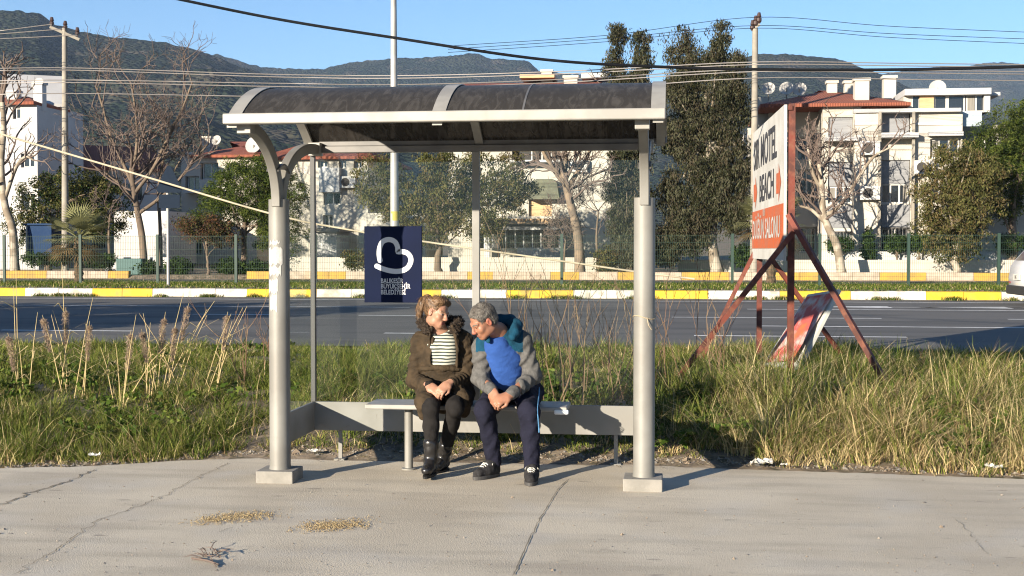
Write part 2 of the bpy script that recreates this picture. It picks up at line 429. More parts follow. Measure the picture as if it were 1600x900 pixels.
# hills: forested ridges from their skyline
def hill_mat():
    m, t, p = _nodes('forested hillside'); N, L = t.nodes, t.links
    tc = N.new('ShaderNodeTexCoord')
    def noise(sc, det=6):
        n = N.new('ShaderNodeTexNoise'); n.inputs['Scale'].default_value = sc; n.inputs['Detail'].default_value = det
        L.new(tc.outputs['Object'], n.inputs['Vector']); return n.outputs[0]
    def rr(x, a, b, c=0, d=1):
        r = N.new('ShaderNodeMapRange'); r.inputs[1].default_value = a; r.inputs[2].default_value = b; r.inputs[3].default_value = c; r.inputs[4].default_value = d
        L.new(x, r.inputs[0]); return r.outputs[0]
    def mix(f, a, b):
        x = N.new('ShaderNodeMix'); x.data_type = 'RGBA'; L.new(f, x.inputs[0])
        for i, c in ((6, a), (7, b)):
            if isinstance(c, tuple): x.inputs[i].default_value = (*c, 1)
            else: L.new(c, x.inputs[i])
        return x.outputs[2]
    v = N.new('ShaderNodeTexVoronoi'); v.inputs['Scale'].default_value = .19; L.new(tc.outputs['Object'], v.inputs['Vector'])
    c = mix(rr(noise(.012), .4, .6), (.015, .024, .014), (.032, .036, .021))
    c = mix(rr(v.outputs['Distance'], .2, .9, 0, .55), c, (.005, .008, .006))
    c = mix(rr(noise(.02, 8), .54, .66, 0, .7), c, (.07, .058, .045))
    c = mix(rr(noise(.006, 8), .66, .70, 0, .7), c, (.17, .155, .13))
    L.new(c, p.inputs['Base Color']); p.inputs['Roughness'].default_value = 1; p.inputs['Specular IOR Level'].default_value = 0
    b = N.new('ShaderNodeBump'); b.inputs['Strength'].default_value = 1; b.inputs['Distance'].default_value = 6; b.invert = True
    L.new(v.outputs['Distance'], b.inputs['Height']); L.new(b.outputs[0], p.inputs['Normal'])
    return m
M_hill = hill_mat()
def hill(ctrl, D, foot, seed, rough=1.):
    cx = np.array([c[0] for c in ctrl], float); cyy = np.array([c[1] for c in ctrl], float)
    px = np.linspace(cx[0], cx[-1], 700); n = 110
    top = np.interp(px, cx, cyy)
    V = []
    ww = np.concatenate([np.linspace(0, 1, n), 1+np.linspace(.03, .6, 10)])
    for j, w in enumerate(ww):
        for k, x in enumerate(px):
            d = ray(x, top[k]); hl = math.hypot(d.x, d.y); dist = foot+(D-foot)*w
            hz = EYE+d.z/hl*D
            prof = (w**1.25 if w <= 1 else 1-(w-1)*1.1)
            V.append((d.x/hl*dist, d.y/hl*dist, hz*prof))
    V = np.array(V)
    w2 = np.repeat(ww, len(px)); bl = np.clip(np.minimum(w2*3, 1), 0, 1)*np.clip(np.abs(1-w2)*2.2, 0.0, 1)
    V[:, 2] += bl*rough*D*.018*vnoise(V[:, 0], V[:, 1], .0042, seed, 6, .5) + rough*1.3*vnoise(V[:, 0], V[:, 1], .11, seed+5, 2, .6)
    nx = len(px); i = (np.arange(len(ww)-1)[:, None]*nx+np.arange(nx-1)[None, :]).ravel()
    structure(np_mesh('hills', V, np.stack([i, i+1, i+nx+1, i+nx], 1), M_hill, smooth=0))
hill([(-500, 40), (-250, 18), (-60, 12), (0, 15), (35, 17), (60, 22), (85, 38), (130, 50), (190, 60), (255, 66), (300, 76), (335, 88), (375, 104), (420, 116), (470, 134), (560, 158), (700, 200), (800, 260)], 1500, 420, 11)
hill([(250, 110), (310, 88), (340, 84), (385, 98), (405, 104), (440, 107), (505, 108), (545, 97), (600, 92), (660, 90), (700, 87), (742, 83), (770, 92), (812, 93), (830, 98), (842, 110), (880, 114), (930, 118), (1010, 128), (1100, 150), (1200, 190)], 2300, 1200, 21)
hill([(900, 190), (980, 150), (1080, 108), (1140, 92), (1190, 85), (1230, 84), (1262, 88), (1305, 91), (1332, 100), (1352, 107), (1378, 118), (1430, 140), (1500, 165), (1600, 200)], 1700, 700, 31, .8)
hill([(1200, 150), (1330, 120), (1390, 114), (1430, 107), (1470, 104), (1500, 105), (1535, 99), (1562, 97), (1600, 101), (1680, 96), (1800, 110), (2000, 130)], 3300, 1900, 41)

M_haze = bpy.data.materials.new('haze'); M_haze.use_nodes = True
_t = M_haze.node_tree; _t.nodes.clear()
_o = _t.nodes.new('ShaderNodeOutputMaterial'); _v = _t.nodes.new('ShaderNodeVolumePrincipled')
_v.inputs['Color'].default_value = (.50, .68, 1, 1); _v.inputs['Density'].default_value = 8.5e-5; _v.inputs['Anisotropy'].default_value = .0
_t.links.new(_v.outputs[0], _o.inputs['Volume'])
hz = MB().box(-4100, 4100, -3100, 4200, -1.1, 620).build('haze', M_haze); hz['kind'] = 'stuff'
# ================================================================== BUS SHELTER
M_steel = mat('painted light grey steel', (.205, .20, .183), .55, .1, col2=(.165, .158, .142), scale=3, bump=.05, bscale=60, col3=(.19, .175, .15), scale3=14, lo3=.66, hi3=.78)
M_sheet = mat('grey sheet metal', (.215, .21, .197), .55, .1, col2=(.18, .175, .16), scale=4)
M_dark = mat('dark grey steel', (.10, .10, .10), .5, .2, col2=(.14, .135, .13), scale=5)
M_trim = mat('pale aluminium trim', (.285, .275, .25), .5, .1, col2=(.235, .225, .205), scale=6)
M_plate = mat('cement footing', (.24, .225, .20), .85, col2=(.19, .18, .16), scale=7, bump=.2, bscale=50)
M_glass = sheer('clear pane', (.95, .97, .963), .018)
M_roof = sheer('smoked plastic roof', (.24, .235, .235), .03, (.050, .046, .042), .62, .12)
M_residue = mat('torn sticker paper', (.42, .41, .385), .8, col2=(.33, .32, .30), scale=30)
YCOL, YBACK, YF, YR = 8.80, 9.77, 8.0, 9.80
XL, XR = -2.70, -.19
sh = thing('bus_shelter', 'grey steel bus shelter with smoked arched roof and clear glass back', 'bus shelter', (-1.45, 8.8, 0))
zt = 1.945
for X in (XL, XR):
    c = MB(); c.lathe((X, YCOL, .082), [(.076, 0), (.074, .015), (.072, .03), (.071, zt-.1), (.071, zt-.082)], 28)
    col = c.build('column', M_steel, sh, smooth=40)
    b = MB().box(X-.135, X+.125, YCOL-.13, YCOL+.13, -.01, .082)
    b.build('base_plate', M_plate, sh, bevel=.006)
    if X == XL:
        r = MB()
        for (z0, z1, a0, a1) in ((1.50, 1.615, -1.2, .35), (1.42, 1.49, -1.1, .2), (1.30, 1.40, -1.25, -.1), (1.18, 1.29, -.95, -.2), (1.63, 1.66, -1.0, .1)):
            n = 10; vs = []; rr = np.random.default_rng(int(z0*100))
            for j in range(n+1):
                a = a0+(a1-a0)*j/n-math.pi/2+.25
                for z, s in ((z0, -1), (z1, 1)): vs.append((X+.0735*math.cos(a), YCOL+.0735*math.sin(a), z+s*rr.uniform(-.02, .012)))
            r.add(vs, [(2*j, 2*j+2, 2*j+3, 2*j+1) for j in range(n)])
        r.build('sticker_residue', M_residue, col)
    else:
        r = MB()
        pts = [(X+.075*math.cos(t), YCOL+.075*math.sin(t), 1.15+.012*math.sin(t*2)) for t in np.linspace(0, 2*math.pi, 24)]
        r.tube(pts, .003, 5); r.tube([(X+.02, YCOL-.075, 1.15), (X+.03, YCOL-.09, 1.10), (X+.05, YCOL-.08, 1.07)], .003, 5)
        r.build('tie_wire', mat('old tie wire', (.35, .28, .18), .6), col)
    # arms: a pair of curved bars from the column head
    for nm, ye, ze in (('front_arm', YF+.10, 2.385), ('rear_arm', YBACK-.03, 2.36)):
        pts = []
        s = 1 if ye > YCOL else -1; y0 = YCOL+s*.03; R = abs(ye-y0)
        for t in np.linspace(0, math.pi/2, 15):
            pts.append((X, y0+s*R*(1-math.cos(t))**1.05, zt-.05+(ze-zt+.05)*math.sin(t)**.93))
        MB().path_beam(pts, .062, [.07+.03*(1-k/14) for k in range(15)], (1, 0, 0)).build(nm, M_steel, sh, bevel=.006, smooth=30)
        MB().box(X-.045, X+.045, ye-.045, ye+.045, ze-.05, ze+.05).build('arm_bracket', M_trim, sh, bevel=.004)
    pl = MB(); pts = [(X, YCOL-.145+.29*k/10, zt+.19+.05*math.sin(math.pi*k/10)) for k in range(11)]
    pl.path_beam(pts, .085, .012, (1, 0, 0)); pl.build('spreader_plate', M_dark, sh)
# roof
def arc(t):                                        # 0 front edge .. 1 rear edge
    sag, ch = .305, YR-YF; R = (ch*ch/4+sag*sag)/(2*sag); half = math.asin(ch/2/R); a = -half+2*half*t
    return (YF+ch/2+R*math.sin(a), 2.405+sag-R*(1-math.cos(a)))
RX0, RX1 = -2.80, -.052
def arch_strip(mb, x0, x1, dz, th, n=24):
    vs = []
    for k in range(n+1):
        y, z = arc(k/n)
        for x, o in ((x0, dz), (x1, dz), (x1, dz-th), (x0, dz-th)): vs.append((x, y, z+o))
    fs = []
    for k in range(n):
        for j in range(4): fs.append((k*4+j, k*4+(j+1) % 4, k*4+4+(j+1) % 4, k*4+4+j))
    fs += [(3, 2, 1, 0), tuple(n*4+j for j in range(4))]
    mb.add(vs, fs)
m = MB(); arch_strip(m, RX0+.01, RX1-.01, 0, .006); roof = m.build('roof', M_roof, sh, smooth=40)
for x0, x1 in ((RX0-.002, RX0+.085), (PX(686, 8.3), PX(686, 8.3)+.085), (RX1-.085, RX1+.002)):
    m = MB(); arch_strip(m, x0, x1, .008, .005); arch_strip(m, x0+.012, x1-.012, -.008, .03); m.build('roof_strap', M_trim, roof, smooth=40)
m = MB(); arch_strip(m, -.93, -.918, .003, .004); m.build('roof_seam', M_dark, roof)
MB().box(RX0-.004, RX1+.004, YF-.045, YF+.02, 2.385, 2.452).build('fascia', M_trim, sh, bevel=.008)
MB().box(RX0-.004, RX1+.004, YR-.03, YR+.02, 2.385, 2.442).build('rear_eave_rail', M_dark, sh, bevel=.006)
# back wall frame
MB().box(XL+.0, XR, YBACK-.025, YBACK+.025, 2.335, 2.385).build('top_rail', M_dark, sh, bevel=.004)
xm = PX(744, YBACK)
MB().box(xm-.028, xm+.028, YBACK-.022, YBACK+.022, .437, 2.335).build('mullion', M_sheet, sh, bevel=.004)
for x in (XL-.03, XR): MB().box(x-.018, x+.018, YBACK-.02, YBACK+.02, .437, 2.335).build('corner_post', mat('shade dark post', (.05, .05, .05), .5) if x < -1 else M_sheet, sh, bevel=.003)  # left post coloured near black to carry the shade on it
MB().box(XL-.05, XR+.02, YBACK-.014, YBACK+.012, .218, .437).build('kick_panel', M_sheet, sh, bevel=.003)
for x in (XL-.03, XR+.01):
    MB().box(x-.012, x+.012, YCOL+.065, YBACK-.016, .218, .437).build('side_kick_panel', M_sheet, sh, bevel=.003)
    MB().box(x-.003, x+.003, YCOL+.10, YBACK-.03, .44, 2.16).build('side_pane', M_glass, sh)
MB().box(XL+.0, xm-.03, YBACK-.003, YBACK+.003, .44, 2.333).build('back_pane', M_glass, sh)
MB().box(xm+.03, XR-.02, YBACK-.003, YBACK+.003, .44, 2.333).build('back_pane', M_glass, sh)
for px in (531, 963):
    x = PX(px, YBACK); MB().box(x-.014, x+.014, YBACK-.012, YBACK+.010, -.03, .217).build('foot', M_sheet, sh)
    MB().box(x-.04, x+.04, YBACK-.05, YBACK+.03, -.03, .006).build('foot_plate', M_sheet, sh)

# bench
BY0, BY1, BZ = 9.20, 9.56, .488
be = thing('bench', 'narrow grey metal bench slab the couple sits on inside the shelter', 'bench', (-1.46, 9.4, 0))
x0, x1 = PX(569, BY0), PX(886, BY0)
m = MB().box(x0, x1, BY0, BY1, BZ-.034, BZ)
m.build('seat', M_trim, be, bevel=.008)
for px in (638, 832):
    x = PX(px, 9.36); m = MB(); m.lathe((x, 9.36, .0), [(.055, -.01), (.055, .008), (.031, .012), (.030, BZ-.036)], 16); m.build('leg', M_steel, be, smooth=40)
MB().box(x1-.09, x1+.012, BY0-.012, BY0+.03, BZ-.052, BZ-.018).build('end_clip', mat('white plastic', (.75, .75, .73), .5), be, bevel=.01)

# municipal sign on the back pane
M_navy = mat('navy enamel', (.003, .007, .030), .6, col2=(.0025, .006, .025), scale=3, spec=.08)
M_white = mat('white enamel', (.52, .52, .54), .5)
sg = thing('information_sign', 'navy blue sign with white heart emblem fixed to the back glass', 'sign', (PX(614, YBACK), YBACK-.03, 1.2))
a, b = at_y(569, 353.5, YBACK-.03), at_y(659, 473, YBACK-.03)
MB().box(a.x, b.x, YBACK-.03, YBACK-.008, b.z, a.z).build('panel', M_navy, sg, bevel=.002)
YS = YBACK-.032
def catmull(P, n=8):
    out = []; P = [Vector(p) for p in P]; Q = [2*P[0]-P[1]]+P+[2*P[-1]-P[-2]]
    for i in range(1, len(Q)-2):
        for k in range(n):
            t = k/n
            out.append(.5*((2*Q[i])+(Q[i+1]-Q[i-1])*t+(2*Q[i-1]-5*Q[i]+4*Q[i+1]-Q[i+2])*t*t+(-Q[i-1]+3*Q[i]-3*Q[i+1]+Q[i+2])*t**3))
    return out+[P[-1]]
def stroke(mb, P2, w, y):
    """flat round-ended stroke in the xz plane"""
    n = len(P2); L_, R_ = [], []
    for i, p in enumerate(P2):
        d = (P2[min(i+1, n-1)]-P2[max(i-1, 0)]).normalized(); s = Vector((-d.z, 0, d.x))
        L_.append(p+s*w/2); R_.append(p-s*w/2)
    vs = L_+R_; mb.add(vs, [(i, i+1, n+i+1, n+i) for i in range(n-1)])
    for p, q in ((P2[0], P2[1]), (P2[-1], P2[-2])):
        d = (p-q).normalized(); s = Vector((-d.z, 0, d.x))
        mb.add([p+s*(math.cos(t)*w/2)+d*(math.sin(t)*w/2) for t in np.linspace(0, math.pi, 12)], [tuple(range(12))])
em = MB()
def e2(lst): return [at_y(560+x/6, 340+y/6, YS) for x, y in lst]
up = catmull(e2([(203, 402), (194, 345), (199, 285), (222, 232), (262, 209), (305, 208), (345, 230), (367, 275), (369, 322)]), 8)
lo_ = catmull(e2([(369, 322), (418, 320), (460, 335), (488, 372), (490, 415), (465, 465), (420, 494), (360, 504), (290, 497), (225, 478), (172, 455)]), 8)
stroke(em, up[:-1]+lo_, 48/6*YS/F_PX, YS)
em.build('emblem', M_white, sg)
tx = MB()
for wd, yy in (('BALIKESİR', 606), ('BÜYÜKŞEHİR', 657), ('BELEDİYESİ', 712)):
    p = at_y(560+210/6, 341.2+yy/6, YS)
    text_mb(tx, wd, .050, p, (1, 0, 0), (0, 0, 1), .0009, .001, .74)
tx.build('lettering', M_white, sg)

# ================================================================== ROADSIDE BILLBOARD
M_rust = mat('red oxide steel', (.135, .028, .016), .7, 0, col2=(.07, .02, .013), scale=5, lo=.4, hi=.6, bump=.2, bscale=40, col3=(.15, .05, .028), scale3=12)
M_board = mat('weathered white sheet', (.47, .46, .43), .6, col2=(.40, .385, .35), scale=2.5)
M_orange = mat('orange print', (.42, .085, .022), .6, col2=(.36, .10, .045), scale=5)
M_ink = mat('black print', (.035, .035, .04), .6)
Y1 = 12.6; Y2 = Y1*1.245
n0, n1 = at_y(1230, 159, Y1), at_y(1230, 402, Y1); f0 = at_y(1180, 212, Y2); f1 = at_y(1181, 408, Y2)
bb = thing('billboard', 'white and orange motel direction board seen edge-on on red steel legs', 'billboard', (n1.x+.1, Y1, .2))
u = (n0-f0); u.z = 0; Lb = u.length; u.normalize(); nrm = u.cross(Vector((0, 0, 1))).normalized()
if nrm.x > 0: nrm = -nrm
zt_, zb_ = (n0.z+f0.z)/2, (n1.z+f1.z)/2
org = Vector((f0.x, f0.y, 0))
def bp(s, z, o=0.): return org+u*s+Vector((0, 0, z))+nrm*o
def slab(mb, s0, s1, z0, z1, o0, o1, m=0): mb.prism([bp(s0, z0, o0), bp(s1, z0, o0), bp(s1, z1, o0), bp(s0, z1, o0)], nrm*(o1-o0), m)
m = MB(); slab(m, 0, Lb, zb_, zt_, 0, .025)
board = m.build('board', M_board, bb)
Hb = zt_-zb_
m = MB(); slab(m, .02, Lb-.02, zb_+Hb*.08, zb_+Hb*.37, .026, .030)
m.build('orange_band', M_orange, board)
m = MB()
text_mb(m, 'SIR MOTEL', .46, bp(.14, zb_+Hb*.70, .027), u, (0, 0, 1), .010, .002, (Lb-.3)/2.62*1.0)
text_mb(m, 'BEACH', .40, bp(Lb*.26, zb_+Hb*.435, .027), u, (0, 0, 1), .009, .002, 1.15)
m.build('lettering', M_ink, board)
m = MB(); text_mb(m, 'DÜĞÜN SALONU', .30, bp(.10, zb_+Hb*.155, .031), u, (0, 0, 1), .004, .002, 1.16)
text_mb(m, 'KIR', .10, bp(Lb*.40, zb_+Hb*.32, .031), u, (0, 0, 1), .002, .002, 1.3)
m.build('band_lettering', M_board, board)
for s0 in (Lb*.05, Lb*.80):
    m = MB(); z = zb_+Hb*.50; w = .20
    m.add([bp(s0, z-.08, .029), bp(s0+w, z-.08, .029), bp(s0+w, z-.17, .029), bp(s0+w+.2, z+.02, .029), bp(s0+w, z+.21, .029), bp(s0+w, z+.12, .029), bp(s0, z+.12, .029)], [(0, 1, 2, 3, 4, 5, 6)])
    m.build('arrow', M_orange, board)
gz = lambda x, y: float(ground_z(np.array([x]), np.array([y]))[0])
# posts and raking legs; each frame stands a little behind the board
def post(s, zt2, w=.075):
    p = bp(s, 0, -.05); MB().box(p.x-w/2, p.x+w/2, p.y-w/2, p.y+w/2, gz(p.x, p.y)-.1, zt2).build('post', M_rust, bb)
    return p
pN = post(Lb-.05, zt_+.01, .062); pF = post(.08, zt_-.02, .06)
MB().beam(bp(.0, zb_+.02, -.03), bp(Lb, zb_+.02, -.03), .04, .04).build('frame_bar', M_rust, bb)
MB().beam(bp(.0, zt_-.03, -.03), bp(Lb, zt_-.03, -.03), .04, .04).build('frame_bar', M_rust, bb)
def leg(p_top, px, py, Y, w=.058):
    q = at_y(px, py, Y); MB().beam(p_top, q-(Vector(p_top)-q).normalized()*.12, w, w*.8).build('leg', M_rust, bb)
leg(at_y(1240, 362, Y1-.1), 1074, 571, Y1-.15); leg(at_y(1232, 335, Y1-.12), 1386, 602, Y1-.6)
leg(at_y(1190, 372, Y2), 1098, 556, Y2); leg(at_y(1196, 392, Y2), 1316, 556, Y2+.2)
# fallen board leaning behind it
fs_ = thing('fallen_board', 'faded red and white sheet board leaning against the billboard legs', 'sign board', at_y(1225, 578, 13.2))
A, B, C_, D_ = at_y(1262, 460, 13.6), at_y(1311, 452, 13.05), at_y(1247, 578, 12.9), at_y(1192, 570, 13.45)
M_faded = mat('faded red print', (.46, .37, .33), .7, col2=(.42, .08, .065), scale=5, lo=.36, hi=.50, col3=(.42, .12, .04), scale3=3., lo3=.52, hi3=.6)
nn = (B-A).cross(D_-A).normalized()
m = MB(); m.prism([A, B, C_, D_], nn*.03); m.build('sheet', M_board, fs_)
s_ = -nn if nn.y > 0 else nn
m = MB(); o = (nn*-.003 if nn.y > 0 else nn*.033)
i_ = lambda a, b: A+(B-A)*a+(D_-A)*b
m.quad(i_(.04, .04)+o, i_(.95, .04)+o, i_(.95, .97)+o, i_(.04, .97)+o)
m.build('faded_print', M_faded, fs_)
# ================================================================== POLES, WIRES, FENCE
M_cpole = mat('concrete pole', (.27, .245, .20), .85, col2=(.21, .19, .16), scale=2, bump=.2, bscale=20)
M_wpole = mat('galvanised pole', (.36, .345, .325), .5, .2, col2=(.30, .29, .27), scale=2)
M_ins = mat('brown insulator', (.05, .03, .025), .3)
M_wire = mat('aluminium wire', (.24, .22, .21), .5, .3)
M_cable = mat('black cable sheath', (.007, .008, .010), .8, spec=.08)
M_rope = mat('cream strap', (.40, .345, .245), .7)
YP1, YP2 = 55.2, 54.8
p = at_y(102, 403, YP1); t = at_y(101, 44, YP1)
up1 = thing('utility_pole', 'tall concrete power pole with angled crossarm behind the fan palm', 'utility pole', (p.x, YP1, .5))
MB().tube([(p.x, YP1, .3), (t.x, YP1, t.z)], [.17, .11], 12).build('pole', M_cpole, up1, smooth=40)
ca, cb = at_y(78, 42, YP1-.2), at_y(124, 62, YP1+.1)
MB().beam(ca, cb, .09, .12).build('crossarm', M_cpole, up1)
for q in (at_y(81, 40, YP1-.2), at_y(102, 46, YP1-.1), at_y(121, 56, YP1+.1)):
    MB().lathe(q+Vector((0, 0, -.05)), [(.03, 0), (.03, .1), (.10, .12), (.10, .2), (.06, .22), (.10, .26), (.06, .42)], 10).build('insulator', M_ins, up1, smooth=30)
p2 = at_y(1178, 410, YP2); t2 = at_y(1180, 45, YP2)
up2 = thing('utility_pole', 'tall concrete power pole rising behind the motel billboard', 'utility pole', (p2.x, YP2, .5))
MB().tube([(p2.x, YP2, .3), (t2.x, YP2, t2.z)], [.17, .12], 12).build('pole', M_cpole, up2, smooth=40)
for px, py in ((1176, 45), (1181, 38), (1186, 33)):
    MB().lathe(at_y(px, py, YP2), [(.04, -.1), (.11, 0), (.11, .12), (.06, .14), (.10, .18), (.06, .35)], 10).build('insulator', M_ins, up2, smooth=30)
MB().beam(at_y(1174, 47, YP2), at_y(1187, 38, YP2), .1, .1).build('crossarm', M_cpole, up2)
p3 = at_y(617, 437, 41.5); t3 = p3+Vector((-.02, 0, 10.5))
lp = thing('street_light_pole', 'straight pale metal lamp post behind the blue sign', 'lamp post', (p3.x, 41.5, .55))
MB().tube([(p3.x, 41.5, .4), (t3.x, 41.5, t3.z)], [.155, .085], 14).build('pole', M_wpole, lp, smooth=40)
MB().box(t3.x-.25, t3.x+.25, 40.6, 41.7, t3.z-.02, t3.z+.1).build('lamp_head', M_wpole, lp)
zy = PZ(610, 345, 41.5); MB().tube([(p3.x, 41.5, zy), (p3.x, 41.5, zy+.3)], .142, 14).build('painted_band', mat('yellow mark', (.36, .30, .06), .7), lp, smooth=40)

def wire(name, label, pts, Y, r, m, n=40, group=None):
    """pts: (px, py[, Y]) on the photograph, strung as a smooth curve"""
    P = catmull([at_y(q[0], q[1], q[2] if len(q) > 2 else Y) for q in pts], 10)
    o = MB().tube(P, r, 6, cap=False).build(name, m, None, smooth=60, base=True)
    tag(o, label, 'cable', group)
    return o
wire('overhead_cable', 'thick black cable sagging across the sky above the shelter', [(60, -48), (285, 0), (440, 31), (610, 58), (850, 93), (1060, 105.5), (1250, 109), (1420, 108.5), (1600, 104), (1750, 98)], 13., .0145, M_cable)
wire('guy_rope', 'cream rope slanting down past the left pole to the grass', [(-80, 184, 35), (0, 209, 35.1), (200, 268, 35.4), (420, 333, 35.7), (540, 358, 35.9), (680, 380, 36.1), (850, 404, 36.4), (990, 424, 36.8), (1085, 436, 37.)], 0, .028, M_rope)
g = 'thin power wires strung between the two concrete poles'
for k, (a, mid, b) in enumerate(((106, 118, 97), (109.5, 122, 101), (125, 132, 108), (129, 137, 112), (146, 153, 122))):
    nm = ['highest', 'second highest', 'middle', 'second lowest', 'lowest'][k]
    wire('power_line', f'{nm} of the five thin wires strung between the two concrete poles', [(-300, a+7), (-100, a+4), (102, a), (420, mid-2), (640, mid), (900, (mid+b)/2+3), (1178, b), (1420, b+2), (1700, b+5)], 51., .019, M_wire, group=g)
g2 = 'top wires leaving the pole heads'
for k, (a, pos) in enumerate((((81, 38), 'outer left'), ((102, 45), 'central'), ((121, 55), 'right end'))):
    wire('power_line', f'top wire running left from the {pos} insulator of the crossarm', [(-250, a[1]+26-6*k), (-60, a[1]+16-4*k), a], 52., .017, M_wire, group=g2)
for k, (y0, y1) in enumerate(((27, 50), (40, 60), (44, 68))):
    wire('power_line', f"{['upper', 'middle', 'lower'][k]} of the three wires in the sky right of the tall trees", [(700, 72+5*k), (950, 55+5*k), (1182, y0), (1400, (y0+y1)/2+3), (1750, y1+6)], 50., .010, M_cable, group=g2)

# fence
M_green = mat('green coated wire', (.013, .036, .024), .7)
YFEN = 39.4
fe = thing('mesh_fence', 'green welded wire mesh fence along the grass median', 'fence', (0, YFEN, .55))
xa, xb = PX(125.5, YFEN), PX(1281, YFEN); sp = (xb-xa)/9.0
posts = [xa+sp*k for k in range(-4, 14)]
zb, ztop = .55, PZ(800, 367, YFEN)
for k, x in enumerate(posts):
    MB().box(x-.04, x+.04, YFEN-.03, YFEN+.03, zb-.1, ztop+.03).build('post', mat('green fence post', (.013, .036, .026), .6), fe)
    if k < len(posts)-1:
        m = MB()
        for j in range(1, int(sp/.055)): xx = x+j*sp/int(sp/.055); m.box(xx-.0025, xx+.0025, YFEN-.004, YFEN+.003, zb+.05, ztop)
        for z in np.arange(zb+.06, ztop+.01, .20): m.box(x+.04, x+sp-.04, YFEN-.011, YFEN-.0045, z-.003, z+.003)
        m.build('mesh_panel', M_green, fe)
# back of a traffic sign
ts = thing('traffic_sign', 'back of a triangular traffic sign on a thin pole by the fence', 'traffic sign', at_y(263, 445, 37))
b = at_y(263, 445, 37); MB().tube([(b.x, 37, .45), (b.x, 37, PZ(263, 262, 37))], .045, 10).build('pole', M_wpole, ts, smooth=40)
M_sback = mat('shade dark sign back', (.012, .019, .032), .8, 0, spec=.05)  # base darkened so the colour holds the shade on the sign's back
tri = [at_y(x, y, 36.93) for x, y in ((261, 259), (267, 259), (284, 296), (281, 301), (247, 301), (244, 296))]
MB().prism(tri, (0, .02, 0)).build('triangle_plate', M_sback, ts)
MB().prism([at_y(x, y, 36.93) for x, y in ((248, 304), (281, 304), (281, 325), (248, 325))], (0, .02, 0)).build('text_plate', M_sback, ts)

# car leaving on the right
YCAR = 32.0
x0 = PX(1578, YCAR+1.6); cy0 = YCAR; W = 1.75
ca_ = thing('parked_car', 'white hatchback car entering the frame at the right edge', 'car', (x0+2.1, cy0+W/2, .27)); ca_.name = 'white_car'
M_car = mat('white car paint', (.50, .50, .51), .25, spec=.6); M_cg = mat('dark car glass', (.02, .025, .03), .08, spec=.8); M_rub = mat('black rubber', (.02, .02, .02), .8); M_red = mat('red lamp lens', (.12, .01, .01), .3)
def car():
    z = .27
    prof = [(0.10, .30), (.0, .42), (-.02, .62), (.02, .92), (.10, 1.05), (.42, 1.44), (.80, 1.50), (1.75, 1.50), (2.25, 1.42), (3.0, 1.02), (3.85, .90), (4.08, .72), (4.12, .42), (4.02, .26), (3.7, .24), (.5, .24)]
    n = len(prof); vs, fs = [], []
    secs = ((0, .90, .06), (.06, .97, .02), (.5*W, 1, 0), (W-.06, .97, .02), (W, .90, .06))
    for w_, sc_, ins in secs:
        for (px_, pz_) in prof:
            tum = max(0, pz_-.95)*.30
            yy = w_ + (tum if w_ < W/2 else -tum if w_ > W/2 else 0)
            xx = 2.05+(px_-2.05)*(1-ins*.4)
            vs.append((x0+xx, cy0+yy, z+pz_-(.02 if ins > .05 and pz_ > 1.3 else 0)))
    for s in range(len(secs)-1):
        for k in range(n): fs.append((s*n+k, s*n+(k+1) % n, (s+1)*n+(k+1) % n, (s+1)*n+k))
    fs += [tuple(reversed(range(n))), tuple((len(secs)-1)*n+k for k in range(n))]
    m = MB(); m.add(vs, fs); m.build('body', M_car, ca_, smooth=40)
    for sgn, yy in ((-1, cy0-.004), (1, cy0+W+.004)):
        d = -sgn
        m = MB(); q = lambda px_, pz_: (x0+px_, yy+d*(max(0, pz_-.95)*.30), z+pz_)
        m.add([q(.45, 1.0), q(2.75, 1.0), q(2.2, 1.36), (q(.75, 1.38))], [(0, 1, 2, 3)]); m.build('side_window', M_cg, ca_)
        for wx in (.78, 3.3):
            m = MB(); m.lathe((x0+wx, yy+d*.09, z+.31), [(.18, -.10), (.30, -.11), (.31, -.07), (.31, .07), (.30, .10), (.18, .10)], 20, axis=(0, sgn, 0))
            wl = m.build('wheel', M_rub, ca_, smooth=40)
            m = MB(); m.lathe((x0+wx, yy+d*.09, z+.31), [(.03, .105), (.19, .101), (.19, .06)], 14, axis=(0, sgn, 0)); m.build('rim', M_wpole, wl)
    m = MB(); m.add([(x0+.115, cy0+.28, z+1.07), (x0+.40, cy0+.36, z+1.42), (x0+.40, cy0+W-.36, z+1.42), (x0+.115, cy0+W-.28, z+1.07)], [(0, 1, 2, 3)])
    m.build('rear_window', M_cg, ca_).location.x -= .012
    MB().box(x0-.05, x0+.3, cy0+.0, cy0+W, z+.24, z+.46).build('rear_bumper', M_rub, ca_, bevel=.03)
    for yy in (cy0+.06, cy0+W-.24): MB().box(x0-.03, x0+.16, yy, yy+.10, z+.50, z+.56).build('tail_light', M_red, ca_, bevel=.02)
    pl_ = MB().box(x0-.055, x0-.02, cy0+.50, cy0+1.05, z+.60, z+.74).build('licence_plate', M_kw, ca_, bevel=.004)
    t = MB(); text_mb(t, '145', .13, (x0-.057, cy0+.92, z+.625), (0, -1, 0), (0, 0, 1), .003, .001, 1.); t.build('plate_number', M_ink, pl_)
car()

